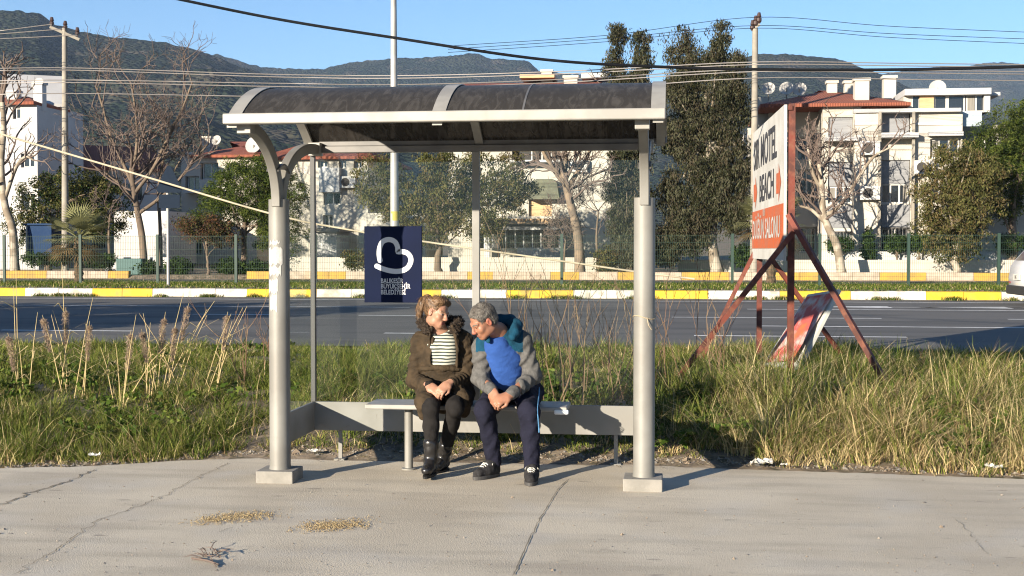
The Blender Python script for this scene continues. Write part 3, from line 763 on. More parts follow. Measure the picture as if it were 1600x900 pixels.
# ================================================================== BUILDINGS
M_wall = mat('white render', (.44, .41, .355), .85, col2=(.38, .35, .30), scale=.6, bump=.15, bscale=8)
M_wall2 = mat('cool white render', (.44, .435, .43), .85, col2=(.37, .365, .36), scale=.5, bump=.15, bscale=8)
def tile_mat():
    m, t, p = _nodes('red roof tiles'); N, L = t.nodes, t.links
    tc = N.new('ShaderNodeTexCoord'); w = N.new('ShaderNodeTexWave'); w.bands_direction = 'X'; w.inputs['Scale'].default_value = 4.5
    L.new(tc.outputs['Object'], w.inputs['Vector'])
    n = N.new('ShaderNodeTexNoise'); n.inputs['Scale'].default_value = 1.6; n.inputs['Detail'].default_value = 6; L.new(tc.outputs['Object'], n.inputs['Vector'])
    x = N.new('ShaderNodeMix'); x.data_type = 'RGBA'; x.inputs[6].default_value = (.27, .075, .035, 1); x.inputs[7].default_value = (.17, .055, .035, 1)
    L.new(n.outputs[0], x.inputs[0]); L.new(x.outputs[2], p.inputs['Base Color']); p.inputs['Roughness'].default_value = .85
    b = N.new('ShaderNodeBump'); b.inputs['Distance'].default_value = .03; b.inputs['Strength'].default_value = .7; L.new(w.outputs[0], b.inputs['Height']); L.new(b.outputs[0], p.inputs['Normal'])
    return m
M_tile = tile_mat()
M_shut = mat('grey roller shutter', (.21, .215, .225), .6, col2=(.18, .185, .195), scale=1, stretch=(1, 1, 12))
M_bglass = mat('dark window glass', (.018, .022, .028), .06, spec=.8)
M_frame = mat('white window frame', (.45, .44, .42), .5)
M_wood = mat('tan timber cladding', (.50, .33, .18), .7, col2=(.40, .25, .13), scale=2, stretch=(1, 1, 14))
M_darkin = mat('unlit interior', (.045, .042, .04), .9)
M_awn = mat('olive awning', (.14, .14, .09), .85, col2=(.10, .10, .07), scale=2)
M_dish = mat('satellite dish', (.33, .32, .30), .6)
def block(parent, name, x0, x1, y0, y1, Y, dep, m, op=(), th=.25, base=None):
    """walls of a box whose front stands at Y; px rectangle (x0,y0)-(x1,y1); op: openings cut through the front"""
    X0, X1, Z1 = PX(x0, Y), PX(x1, Y), PZ(x0, y0, Y); Z0 = base if base is not None else PZ(x0, y1, Y)
    X = sorted({X0, X1}|{min(max(PX(o[0], Y), X0), X1) for o in op}|{min(max(PX(o[2], Y), X0), X1) for o in op})
    xm_ = (x0+x1)/2
    zz = lambda py: min(max(PZ(xm_, py, Y), Z0), Z1)
    Z = sorted({Z0, Z1}|{zz(o[1]) for o in op}|{zz(o[3]) for o in op})
    hole = [(PX(o[0], Y), PX(o[2], Y), zz(o[3]), zz(o[1])) for o in op]
    mb = MB()
    for i in range(len(X)-1):
        for j in range(len(Z)-1):
            cx, cz = (X[i]+X[i+1])/2, (Z[j]+Z[j+1])/2
            if any(h[0] < cx < h[1] and h[2] < cz < h[3] for h in hole): continue
            mb.quad((X[i], Y, Z[j]), (X[i+1], Y, Z[j]), (X[i+1], Y, Z[j+1]), (X[i], Y, Z[j+1]))
    for a, b, c, d in hole:
        a, b = max(a, X0), min(b, X1)
        mb.quad((a, Y, c), (a, Y+th, c), (a, Y+th, d), (a, Y, d)); mb.quad((b, Y, d), (b, Y+th, d), (b, Y+th, c), (b, Y, c))
        mb.quad((a, Y, c), (b, Y, c), (b, Y+th, c), (a, Y+th, c)); mb.quad((a, Y+th, d), (b, Y+th, d), (b, Y, d), (a, Y, d))
    mb.quad((X0, Y+dep, Z0), (X0, Y, Z0), (X0, Y, Z1), (X0, Y+dep, Z1)); mb.quad((X1, Y, Z0), (X1, Y+dep, Z0), (X1, Y+dep, Z1), (X1, Y, Z1))
    mb.quad((X1, Y+dep, Z0), (X0, Y+dep, Z0), (X0, Y+dep, Z1), (X1, Y+dep, Z1)); mb.quad((X0, Y, Z1), (X1, Y, Z1), (X1, Y+dep, Z1), (X0, Y+dep, Z1))
    return mb.build(name, m, parent)
def pbox(parent, name, x0, x1, y0, y1, Y, dep, m, bevel=0, dy=0.):
    A, B = at_y(x0, y0, Y), at_y(x1, y1, Y)
    return MB().box(A.x, B.x, Y+dy, Y+dy+dep, B.z, A.z).build(name, m, parent, bevel=bevel)
def window(parent, x0, x1, y0, y1, Y, n=1, glass=None, rec=.16, fw=.07):
    """frame with n lights, set back into its opening; the pane is its sub-part"""
    A, B = at_y(x0, y0, Y), at_y(x1, y1, Y); y = Y+rec
    m = MB(); m.box(A.x, B.x, y, y+.07, A.z-fw, A.z); m.box(A.x, B.x, y, y+.07, B.z, B.z+fw)
    for k in range(n+1):
        x = A.x+(B.x-A.x-fw)*k/n; m.box(x, x+fw, y+.001, y+.069, B.z+fw, A.z-fw)
    w = m.build('window', M_frame, parent)
    MB().box(A.x+.01, B.x-.01, y+.03, y+.04, B.z+.01, A.z-.01).build('pane', glass or M_bglass, w)
    return w
def shutter(parent, x0, x1, y0, y1, Y, rec=.1): return pbox(parent, 'shutter', x0, x1, y0, y1, Y, .05, M_shut, dy=rec)
def grille(parent, x0, x1, y0, y1, Y, n=8):
    A, B = at_y(x0, y0, Y), at_y(x1, y1, Y); m = MB()
    for k in range(n+1): x = A.x+(B.x-A.x)*k/n; m.box(x-.015, x+.015, Y-.03, Y-.005, B.z, A.z)
    for k in range(4): z = B.z+(A.z-B.z)*k/3; m.box(A.x, B.x, Y-.035, Y-.031, z-.02, z+.02)
    return m.build('window_grille', M_dark, parent)
def dish(parent, px, py, Y, r, aim=(-.2, -1, .35)):
    c = at_y(px, py, Y); m = MB(); m.lathe(c, [(.02, -.12), (r*.6, -.07), (r, .0), (r*.97, .015), (r*.6, -.05), (.02, -.10)], 18, axis=aim)
    d = m.build('satellite_dish', M_dish, parent, smooth=40)
    MB().tube([c, c+Vector((0, .1, -r-.25))], .03, 6).build('dish_mast', M_cpole, d)
def tiled_roof(parent, x0, x1, ytop, ybot, Y, dep, rise_x=0., hip=True, name='roof'):
    A, B = at_y(x0, ybot, Y), at_y(x1, ybot, Y); zr = PZ(x0, ytop, Y+dep/2)
    a, b = A.x-.25, B.x+.25; y0, y1 = Y-.35, Y+dep+.35; h = dep*.4 if hip else 0
    z = A.z
    V = [(a, y0, z), (b, y0, z), (b, y1, z), (a, y1, z), (a+h, (y0+y1)/2, zr), (b-h, (y0+y1)/2, zr)]
    lo = [(v[0], v[1], v[2]-.14) for v in V[:4]]
    m = MB(); m.add(V+lo, [(0, 1, 5, 4), (1, 2, 5), (2, 3, 4, 5), (3, 0, 4), (0, 6, 7, 1), (1, 7, 8, 2), (2, 8, 9, 3), (3, 9, 6, 0), (6, 9, 8, 7)])
    return m.build(name, M_tile, parent)
def chimney(parent, x0, x1, y0, y1, Y, m=None, cap=True):
    A, B = at_y(x0, y0, Y), at_y(x1, y1, Y); w = B.x-A.x
    mb = MB(); mb.box(A.x, B.x, Y, Y+w, B.z-.4, A.z)
    if cap: mb.box(A.x-.06, B.x+.06, Y-.06, Y+w+.06, A.z-.12, A.z+.003)
    return mb.build('chimney', m or M_wall, parent)
GB = .55
# --- apartment block on the right
YB4 = 58.4
ap = thing('apartment_building', 'white three-storey apartment block with grey shutters and glazed rooftop room', 'building', (PX(1370, YB4), YB4, GB))
opsA = [(1293, 183, 1332, 216), (1293, 253, 1332, 318), (1293, 362, 1332, 396)]
block(ap, 'shaded_wall', 1200, 1294, 163, 412, YB4+2.6, 8, M_wall, [(1246, 215, 1290, 250), (1246, 265, 1290, 320), (1205, 205, 1235, 240), (1205, 290, 1235, 330), (1246, 355, 1290, 395)], base=GB)
block(ap, 'wall', 1284, 1344, 164, 412, YB4+.6, 9, M_wall, opsA, base=GB)
block(ap, 'bay_wall', 1334, 1374, 178, 412, YB4, 9, M_wall, base=GB)
opsB = [(1378, 177, 1421, 210), (1377, 250, 1421, 318), (1377, 356, 1421, 392)]
block(ap, 'wall', 1371, 1440, 172, 412, YB4+.5, 9, M_wall, opsB, base=GB)
opsC = [(1452, 217, 1500, 247), (1452, 288, 1500, 318), (1452, 360, 1500, 395)]
block(ap, 'wall', 1427, 1502, 173, 412, YB4+.2, 9, M_wall, opsC, base=GB)
block(ap, 'end_wall', 1500, 1640, 196, 412, YB4+1.8, 8, M_wall, [(1520, 215, 1560, 245), (1520, 290, 1560, 320)], base=GB)
Yq = YB4+.6
shutter(ap, 1293, 1332, 183, 216, Yq); shutter(ap, 1293, 1332, 253, 291, Yq); window(ap, 1293, 1332, 291, 318, Yq, 3)
pbox(ap, 'wall_panel', 1293, 1332, 322, 356, Yq, .06, M_shut, dy=-.05); window(ap, 1293, 1332, 362, 396, Yq, 2); grille(ap, 1293, 1332, 362, 396, Yq)
pbox(ap, 'balcony_ledge', 1288, 1338, 216, 222, Yq, .9, M_wall2, dy=-.85)
Yq = YB4+.5
shutter(ap, 1378, 1421, 177, 210, Yq); shutter(ap, 1377, 1421, 250, 287, Yq); window(ap, 1377, 1421, 287, 318, Yq, 3)
pbox(ap, 'wall_panel', 1377, 1421, 320, 355, Yq, .06, M_shut, dy=-.05); window(ap, 1377, 1421, 356, 392, Yq, 2); grille(ap, 1377, 1421, 356, 392, Yq)
pbox(ap, 'balcony_ledge', 1373, 1430, 210, 217, Yq, .9, M_wall2, dy=-.85)
Yq = YB4+.2
for y0, y1 in ((217, 247), (288, 318), (360, 395)): window(ap, 1452, 1500, y0, y1, Yq, 3)
pbox(ap, 'window_hood', 1449, 1502, 207, 213, Yq, .5, M_wall2, dy=-.45)
pbox(ap, 'parapet_coping', 1334, 1502, 170.5, 174, YB4-.12, .4, M_wall2)
pbox(ap, 'string_course', 1334, 1374, 192, 195, YB4, .1, M_wall2, dy=-.06)
pbox(ap, 'string_course', 1427, 1502, 192, 195, YB4+.2, .1, M_wall2, dy=-.06)
for y0, y1 in ((215, 250), (265, 320), (355, 395)): window(ap, 1246, 1290, y0, y1, YB4+2.6, 3, rec=.3)
for y0, y1 in ((205, 240), (290, 330)): window(ap, 1205, 1235, y0, y1, YB4+2.6, 2)
for y0, y1 in ((215, 245), (290, 320)): window(ap, 1520, 1560, y0, y1, YB4+1.8, 2)
rf = tiled_roof(ap, 1196, 1412, 143, 164, YB4+.6, 8.5, hip=True)
for c in ((1293, 1308, 126, 160), (1320, 1337, 126, 160), (1336, 1358, 122, 166), (1381, 1400, 118, 152)): chimney(rf, *c, YB4+1.2 if c[0] == 1336 else YB4+4)
for c in ((1201, 138, .30), (1229, 138, .33), (1249, 139, .33)): dish(rf, *c[:2], YB4+2.5, c[2])
pbox(ap, 'roof_room_wall', 1412, 1424, 142, 174, YB4+1.2, 5, M_wall)
pbox(ap, 'roof_slab', 1414, 1549, 139, 147, YB4+.8, 6, M_wall2); pbox(ap, 'roof_slab', 1510, 1563, 145, 149, YB4+1.5, 6, M_wall2)
for a, b, n in ((1424, 1438, 1), (1459, 1480, 1), (1480, 1508, 1), (1510, 1540, 2)): window(ap, a, b, 148, 175, YB4+1.2, n, rec=.02)
pbox(ap, 'timber_panel', 1437, 1459, 147, 175, YB4+1.1, .3, M_wood); pbox(ap, 'corner_pier', 1538, 1547, 147, 175, YB4+1.0, .4, M_wall2)
pbox(ap, 'glass_balustrade', 1501, 1534, 174, 197, YB4+.6, .06, mat('frosted balustrade', (.36, .42, .46), .2), 0)
pbox(ap, 'back_room_wall', 1424, 1546, 149, 175, YB4+2.2, 3, M_darkin)
dish(ap, 1465, 137, YB4+3, .38)
pbox(ap, 'stair_tower', 1184, 1202, 152, 205, YB4+3, 3, M_wall); 
pbox(ap, 'low_wing', 1168, 1206, 200, 412, YB4+3.5, 5, M_wall)
pbox(ap, 'plinth', 1284, 1600, 393, 412, YB4-.25, .2, M_wall2, dy=0)
def aircon(parent, px, py, Y):
    A = at_y(px, py, Y); c = MB().box(A.x-.42, A.x+.42, Y-.34, Y-.02, A.z-.3, A.z+.3).build('air_conditioner', M_frame, parent, bevel=.02)
    MB().lathe((A.x-.1, Y-.345, A.z), [(.22, 0), (.22, .012), (.05, .014)], 16, axis=(0, -1, 0)).build('fan_grille', M_darkin, c)
aircon(ap, 1358, 302, YB4); aircon(ap, 1442, 262, YB4+.2); aircon(ap, 1358, 232, YB4)
for x in (1373.5, 1426): pbox(ap, 'downpipe', x-1.2, x+1.2, 175, 410, YB4, .1, M_cpole, dy=-.13)
M_curt = mat('pale curtain', (.22, .205, .18), .9, col2=(.16, .15, .13), scale=3, stretch=(8, 1, .3))
for x0, x1, y0, y1, yy in ((1379, 1390, 289, 317, YB4+.5), (1412, 1420, 289, 317, YB4+.5), (1295, 1306, 292, 317, YB4+.6), (1454, 1466, 218, 246, YB4+.2), (1513, 1524, 150, 172, YB4+1.05)): pbox(ap, 'curtain', x0, x1, y0, y1, yy, .012, M_curt, dy=.165)
# --- centre house
YB3 = 64.
h3 = thing('apartment_building', 'white house with olive awning and balconies seen through the right glass pane', 'building', (PX(850, YB3), YB3, GB))
block(h3, 'wall', 700, 962, 137, 412, YB3, 9, M_wall, [(800, 225, 872, 251), (750, 358, 884, 388), (826, 312, 862, 338)], base=GB)
tiled_roof(h3, 712, 925, 131, 137, YB3-.1, 9, hip=False)
pbox(h3, 'dark_room', 800, 872, 225, 251, YB3+.5, .1, M_darkin); pbox(h3, 'dark_room', 750, 884, 358, 388, YB3+.5, .1, M_darkin); pbox(h3, 'door_panel', 826, 862, 312, 338, YB3+.2, .1, M_wood)
for x in (830, 846, 860): pbox(h3, 'balcony_post', x, x+1.8, 224, 251, YB3-.05, .05, M_frame)
pbox(h3, 'balcony_slab', 796, 880, 250, 253, YB3-.9, .95, M_wall2)
for x in (757, 770, 790, 805, 818, 832, 845): pbox(h3, 'porch_post', x-1, x+1, 358, 388, YB3-.6, .08, M_frame)
pbox(h3, 'porch_pier', 757, 765, 356, 412, YB3-.7, .3, M_wall2); pbox(h3, 'porch_pier', 873, 881, 356, 412, YB3-.7, .3, M_wall2)
pbox(h3, 'porch_slab', 745, 885, 354, 359, YB3-1.2, 1.2, M_wall2); pbox(h3, 'porch_wall', 808, 878, 387, 404, YB3-.75, .2, M_wall2)
m = MB(); A, B = at_y(748, 342, YB3-1.4), at_y(884, 353, YB3-1.4)
for k in range(24): x = A.x+(B.x-A.x)*k/23; m.box(x-.06, x+.06, YB3-1.6, YB3, A.z-.14, A.z)
m.box(A.x-.3, B.x+.3, YB3-1.62, YB3-1.5, A.z-.26, A.z-.143); m.build('pergola', M_wood, h3)
Aw = [at_y(x, y, YB3) for x, y in ((826, 312), (833, 287), (840, 281), (866, 281), (872, 287), (876, 312))]
MB().prism([(p.x, YB3-.75, p.z) for p in Aw], (0, .74, 0)).build('awning', M_awn, h3)
chimney(h3, 881, 902, 118, 140, YB3+2); chimney(h3, 846, 862, 109, 140, YB3+4)
pbox(h3, 'roof_terrace', 812, 866, 116, 121, YB3+3, 2, M_wood); pbox(h3, 'roof_terrace', 908, 948, 114, 121, YB3+3, 2, M_wall2)
# --- left-centre house behind the pine
YB2 = 70.
h2 = thing('apartment_building', 'white house with red tiled roof behind the round pine', 'building', (PX(345, YB2), YB2, GB))
block(h2, 'wall', 284, 402, 243, 412, YB2, 8, M_wall, [(290, 275, 312, 297), (314, 254, 342, 280), (298, 372, 316, 398), (355, 255, 375, 280)], base=GB)
tiled_roof(h2, 306, 402, 222, 243, YB2, 8)
for o in ((290, 312, 275, 297, 2), (314, 342, 254, 280, 2), (298, 316, 372, 398, 2), (355, 375, 255, 280, 2)): window(h2, *o[:4], YB2, o[4], rec=.3)
chimney(h2, 316, 328, 213, 236, YB2+2); chimney(h2, 290, 298, 238, 250, YB2+.5); dish(h2, 338, 219, YB2+2, .3); dish(h2, 396, 226, YB2+.5, .5)
pbox(h2, 'balcony_slab', 286, 345, 297, 301, YB2-.8, .8, M_wall2)
YB5 = 66.
h5 = thing('apartment_building', 'white house with long red roof seen through the left glass pane', 'building', (PX(530, YB5), YB5, GB))
block(h5, 'wall', 432, 575, 246, 412, YB5, 9, M_wall, [(497, 250, 512, 262), (530, 249, 541, 263), (553, 249, 565, 263), (506, 300, 532, 320), (505, 336, 520, 362)], base=GB)
tiled_roof(h5, 415, 580, 205, 246, YB5, 9)
for o in ((497, 512, 250, 262), (530, 541, 249, 263), (553, 565, 249, 263), (506, 532, 300, 320), (505, 520, 336, 362)): window(h5, *o, YB5, 2, rec=.25)
pbox(h5, 'bay_wall', 498, 530, 262, 300, YB5-.5, .5, M_wall2); pbox(h5, 'balcony_slab', 503, 535, 360, 364, YB5-1, 1, M_wall2)
pbox(h5, 'low_wing', 560, 665, 333, 412, YB5-1.5, 5, M_wall); pbox(h5, 'shed', 484, 526, 362, 402, YB5-4, 2.5, M_wall2); pbox(h5, 'shed_roof', 480, 530, 356, 362, YB5-4.3, 3, M_cpole)
aircon(h5, 545, 285, YB5); aircon(h3, 905, 260, YB3); aircon(h2, 350, 300, YB2)
# --- shaded gable house on the left, turned away from the sun
def turned_house(name, label, cx, cy, ang, w, d, he, hr, wins, roofm):
    h = thing(name, label, 'building', (cx, cy, GB))
    c, s = math.cos(ang), math.sin(ang)
    T = lambda x, y, z: (cx+x*c-y*s, cy+x*s+y*c, z)
    m = MB(); P = [(0, 0), (w, 0), (w, d), (0, d)]
    vs = [T(x, y, GB) for x, y in P]+[T(x, y, he) for x, y in P]+[T(w, d/2, hr), T(0, d/2, hr)]
    m.add(vs, [(0, 1, 5, 4), (1, 2, 6, 8, 5), (2, 3, 7, 6), (3, 0, 4, 9, 7)]); m.build('wall', M_wall2, h)
    m = MB(); o = .3; k = (hr-he)/(d/2); t = .16
    for a in ((0, -1), (d, 1)):
        y_e = a[0]+a[1]*o; ze = he-o*k
        q = [T(-o, y_e, ze), T(w+.0, y_e, ze), T(w+.0, d/2, hr), T(-o, d/2, hr)]
        m.prism([Vector(v)+Vector((0, 0, .02)) for v in q], (0, 0, t))
    m.build('roof', roofm, h)
    for (face, u0, u1, z0, z1) in wins:
        m = MB()
        if face == 'g': q = [T(w+.02, u0, z0), T(w+.02, u1, z0), T(w+.02, u1, z1), T(w+.02, u0, z1)]; e = Vector(T(w+.06, u0, z0))-Vector(T(w+.02, u0, z0))
        else: q = [T(u0, -.02, z0), T(u1, -.02, z0), T(u1, -.02, z1), T(u0, -.02, z1)]; e = Vector(T(u0, -.06, z0))-Vector(T(u0, -.02, z0))
        m.prism(q, e); wn = m.build('window', M_frame, h)
        c_ = sum((Vector(v) for v in q), Vector())/4
        m = MB(); m.prism([Vector(c_).lerp(Vector(v), .84)+e*1.05 for v in q], e*.2); m.build('pane', M_bglass, wn)
    return h, T
p = at_y(64, 300, 62)
hB, T = turned_house('apartment_building', 'tall white gabled house in shade behind the left power pole', PX(20, 62), 62, math.radians(27), 2.6, 5.6, PZ(60, 160, 62), PZ(95, 122, 65), [('g', 1.2, 2.3, 4.2, 5.4), ('g', 3.4, 4.5, 4.2, 5.2), ('g', 1.2, 2.3, 7.3, 7.8)], M_wall2)
for c in ((10, 26, 141, 185), (52, 66, 128, 160)): chimney(hB, *c, 61.0, M_wall2)
dish(hB, 59, 132, 61.2, .36)
block(hB, 'front_wing', -40, 60, 163, 412, 60.5, 5, M_wall2, [(22, 168, 34, 186), (34, 240, 55, 262), (34, 300, 55, 330)], base=GB)
window(hB, 22, 34, 168, 186, 60.5, 1); window(hB, 34, 55, 240, 262, 60.5, 2); window(hB, 34, 55, 300, 330, 60.5, 2)
tiled_roof(hB, -40, 50, 152, 161, 60.5, 3.2)
hC, T = turned_house('apartment_building', 'low shaded white house behind the big bare tree', PX(118, 66), 66, math.radians(38), 5.0, 6.5, PZ(150, 262, 66), PZ(180, 228, 68), [('f', .8, 1.6, 1.6, 2.9), ('f', 2.4, 3.4, 1.6, 2.9), ('f', .8, 1.6, 4.2, 5.2), ('f', 2.6, 3.6, 4.2, 5.2), ('g', 1.4, 2.4, 1.6, 2.9), ('g', 3.4, 4.4, 1.6, 2.9), ('g', 1.4, 2.4, 4.0, 5.0)], M_tile)
chimney(hC, 169, 185, 252, 280, 67); dish(hC, 200, 262, 67, .35); pbox(hC, 'low_wing', 178, 262, 330, 412, 64, 4, M_wall2)
# house farther right behind the pines
h6 = thing('apartment_building', 'white end block behind the broad pine at the right edge', 'building', (PX(1650, 70), 70, GB))
block(h6, 'wall', 1580, 1760, 250, 412, 70, 8, M_wall2, [(1600, 270, 1625, 295), (1600, 320, 1625, 350)], base=GB)
for y0, y1 in ((270, 295), (320, 350)): window(h6, 1600, 1625, y0, y1, 70, 2)
tiled_roof(h6, 1575, 1765, 230, 250, 70, 8)
# garden walls
gw = tag(MB().box(PX(1060, 56.5), PX(1760, 56.5), 57.3, 57.5, .3, PZ(1300, 406, 57.3)).build('garden_wall', M_wall, None, base=True), 'long low white garden wall in front of the apartment block', 'wall')
gw2 = tag(MB().box(PX(450, 56.5), PX(1000, 56.5), 56.4, 56.65, .3, PZ(700, 402, 56.5)).build('garden_wall', M_wall, None, base=True), 'low white garden wall below the centre house', 'wall')
gw3 = tag(MB().box(PX(165, 58), PX(262, 58), 57.9, 58.15, .3, PZ(200, 402, 58)).build('garden_wall', M_wall2, None, base=True), 'short white wall beside the big bare tree', 'wall')
YK = 55.6
kb = thing('metal_container', 'blue metal container standing behind the left fence', 'container', at_y(60, 400, YK))
M_blue = mat('blue painted metal', (.010, .028, .075), .7, 0, col2=(.014, .034, .082), spec=.1, scale=1.5)
A, B = at_y(40, 352, YK), at_y(81, 404, YK)
MB().box(A.x, B.x, YK, YK+1.2, B.z, A.z).build('body', M_blue, kb, bevel=.03)
MB().box(A.x+.02, A.x+.09, YK-.03, YK-.001, B.z, A.z).build('corner_strip', M_wpole, kb); MB().box(A.x-.05, B.x+.05, YK-.1, YK+1.3, A.z+.002, A.z+.08).build('lid', M_blue, kb)
bx = tag(MB().box(PX(181, 55), PX(221, 55), 55, 55.7, .5, PZ(200, 404, 55)).build('garden_planter', mat('teal planter', (.03, .085, .08), .6), None, base=True, bevel=.03), 'teal box planter by the short white wall', 'planter')
# ================================================================== TREES AND PLANTS
M_bark = mat('grey brown bark', (.16, .12, .085), .95, col2=(.10, .075, .055), scale=3, bump=.5, bscale=12, stretch=(1, 1, .3))
M_plane = mat('mottled pale bark', (.32, .28, .22), .85, col2=(.18, .145, .105), scale=2.2, lo=.45, hi=.55, bump=.2, bscale=10)
M_twig = mat('purple brown twigs', (.115, .085, .07), .9)
M_olive = [leaf_mat('olive leaf', (.085, .088, .030)), leaf_mat('olive leaf pale', (.135, .125, .050)), leaf_mat('olive leaf deep', (.045, .050, .018)), leaf_mat('dry brown leaf', (.125, .095, .045))]
M_pine = [leaf_mat('pine needle', (.055, .080, .018)), leaf_mat('pine needle pale', (.095, .115, .028)), leaf_mat('pine needle deep', (.024, .038, .012))]
M_dusk = [leaf_mat('casuarina green', (.058, .064, .036)), leaf_mat('casuarina pale', (.10, .098, .060)), leaf_mat('casuarina deep', (.030, .032, .016)), leaf_mat('casuarina brown', (.078, .066, .043))]
M_hedge = [leaf_mat('hedge leaf', (.030, .055, .016)), leaf_mat('hedge leaf pale', (.055, .085, .025)), leaf_mat('hedge leaf deep', (.016, .028, .010))]
M_redl = [leaf_mat('reddish leaf', (.115, .06, .035)), leaf_mat('muted green leaf', (.075, .075, .03)), leaf_mat('deep leaf', (.04, .03, .02))]

def leaves(centers, crad, per, size, rg, hang=0., aspect=2.2, flat=.8):
    """leaf blades gathered round clump centres -> vertices, quads"""
    n = len(centers); N = n*per
    c = np.repeat(np.asarray(centers), per, 0); cr = np.repeat(np.broadcast_to(crad, n), per)
    d = rg.normal(0, 1, (N, 3)); d /= np.linalg.norm(d, axis=1, keepdims=True)+1e-9
    p = c+d*(cr*rg.uniform(.15, 1, N)**.6)[:, None]*np.array([1, 1, flat])
    a = rg.normal(0, 1, (N, 3)); a[:, 2] -= hang*2.2; a /= np.linalg.norm(a, axis=1, keepdims=True)
    b = np.cross(a, rg.normal(0, 1, (N, 3))); b /= np.linalg.norm(b, axis=1, keepdims=True)+1e-9
    L = size*rg.uniform(.6, 1.35, N)[:, None]; Wd = L/aspect
    V = np.stack([p-a*L/2, p+b*Wd/2, p+a*L/2, p-b*Wd/2], 1).reshape(-1, 3)
    return V, np.arange(N*4).reshape(N, 4)
def in_blobs(blobs, n, rg, surf=.5):
    """clump centres spread through ellipsoids (x,y,z,rx,ry,rz), more of them towards the outside"""
    vol = np.array([b[3]*b[4]*b[5] for b in blobs])**.8; k = rg.choice(len(blobs), n, p=vol/vol.sum()); B = np.array(blobs)[k]
    d = rg.normal(0, 1, (n, 3)); d /= np.linalg.norm(d, axis=1, keepdims=True)
    r = rg.uniform(0, 1, n)**(surf/1.5)
    return B[:, :3]+d*r[:, None]*B[:, 3:]*rg.uniform(.86, 1.12, n)[:, None]
def limbs(mb, base, top, targets, r, rg, n=8):
    """tapered trunk to `top` with limbs curving off to the targets"""
    base, top = Vector(base), Vector(top); k = 9
    pts = [base.lerp(top, t)+Vector((rg.normal(0, r*.35), rg.normal(0, r*.35), 0))*(1 if 0 < t < 1 else 0) for t in np.linspace(0, 1, k)]
    mb.tube(pts, [r*(1.25 if i == 0 else 1-.5*i/k) for i in range(k)], n)
    for t in targets:
        t = Vector(t); s = pts[int(rg.integers(k//2, k))]; mid = s.lerp(t, .5)+Vector((rg.normal(0, .12), rg.normal(0, .12), .15*(t-s).length*.5))
        rr = r*rg.uniform(.22, .4)
        mb.tube([s, s.lerp(mid, .5)+Vector((0, 0, .05)), mid, t], [rr, rr*.8, rr*.55, rr*.15], 5)
def leaf_tree(name, label, base, top, blobs, Y, clumps, per, size, mats, r=.15, bark=None, seed=1, hang=0., crad=.34, surf=.5, group=None, nl=14, cat='tree', aspect=2.2):
    """base, top: trunk ends (px,py); blobs: (px,py,rx,ry[,depth offset]) in photo pixels, made into round volumes at distance Y"""
    rg = np.random.default_rng(seed); b = at_y(*base, Y); b.z = max(.35, min(b.z, float(ground_z(np.array([b.x]), np.array([Y]))[0])))
    sc = Y/F_PX
    B = []
    for q in blobs:
        c = at_y(q[0], q[1], Y); dy = q[4] if len(q) > 4 else 0
        B.append((c.x, c.y+dy, c.z, q[2]*sc, min(q[2], q[3]*1.3)*sc*.95, q[3]*sc))
    t = thing(name, label, cat, b, group)
    C = in_blobs(B, clumps, rg, surf)
    mb = MB(); limbs(mb, b, at_y(*top, Y), [tuple(C[int(i)]) for i in rg.integers(0, clumps, nl)], r, rg)
    mb.build('trunk', bark or M_bark, t, smooth=60)
    V, Fc = leaves(C, crad*rg.uniform(.55, 1.35, clumps), per, size, rg, hang, aspect)
    mi = np.repeat(rg.integers(0, len(mats), clumps), per); flip = rg.random(len(mi)) < .45
    mi[flip] = rg.integers(0, len(mats), flip.sum())
    np_mesh('crown', V, Fc, mats, mi, t)
    return t
def grow(mb, p, d, L, r, lev, rg, up=.12, split=(3, 5), rmin=.006, spread=.75, wob=.13, sides=6, store=None, shrink=.62):
    """one branch and, recursively, what leaves it"""
    k = 5 if lev > 0 else 3
    pts = [Vector(p)]; d = Vector(d).normalized()
    for i in range(k):
        d = (d+Vector(rg.normal(0, wob, 3))+Vector((0, 0, up*.5))).normalized(); pts.append(pts[-1]+d*(L/k))
    tip = max(rmin, r*(.55 if lev > 0 else .4))
    (store if store is not None and lev < 2 else mb).tube(pts, [r+(tip-r)*i/k for i in range(k+1)], sides if lev > 1 else (4 if lev == 1 else 3), cap=False)
    if lev == 0: return
    for j in range(int(rg.integers(*split))):
        i = int(rg.integers(2, k+1)) if j else k
        s = pts[i]; ax = Vector(rg.normal(0, 1, 3)); ax = (ax-d*ax.dot(d)).normalized()
        nd = (d*(1-spread*.45)+ax*spread*rg.uniform(.5, 1.1)).normalized()
        grow(mb, s, nd, L*shrink*rg.uniform(.75, 1.2), max(rmin, r*(.72 if j == 0 else .52)), lev-1, rg, up, split, rmin, spread, wob, sides, store, shrink)
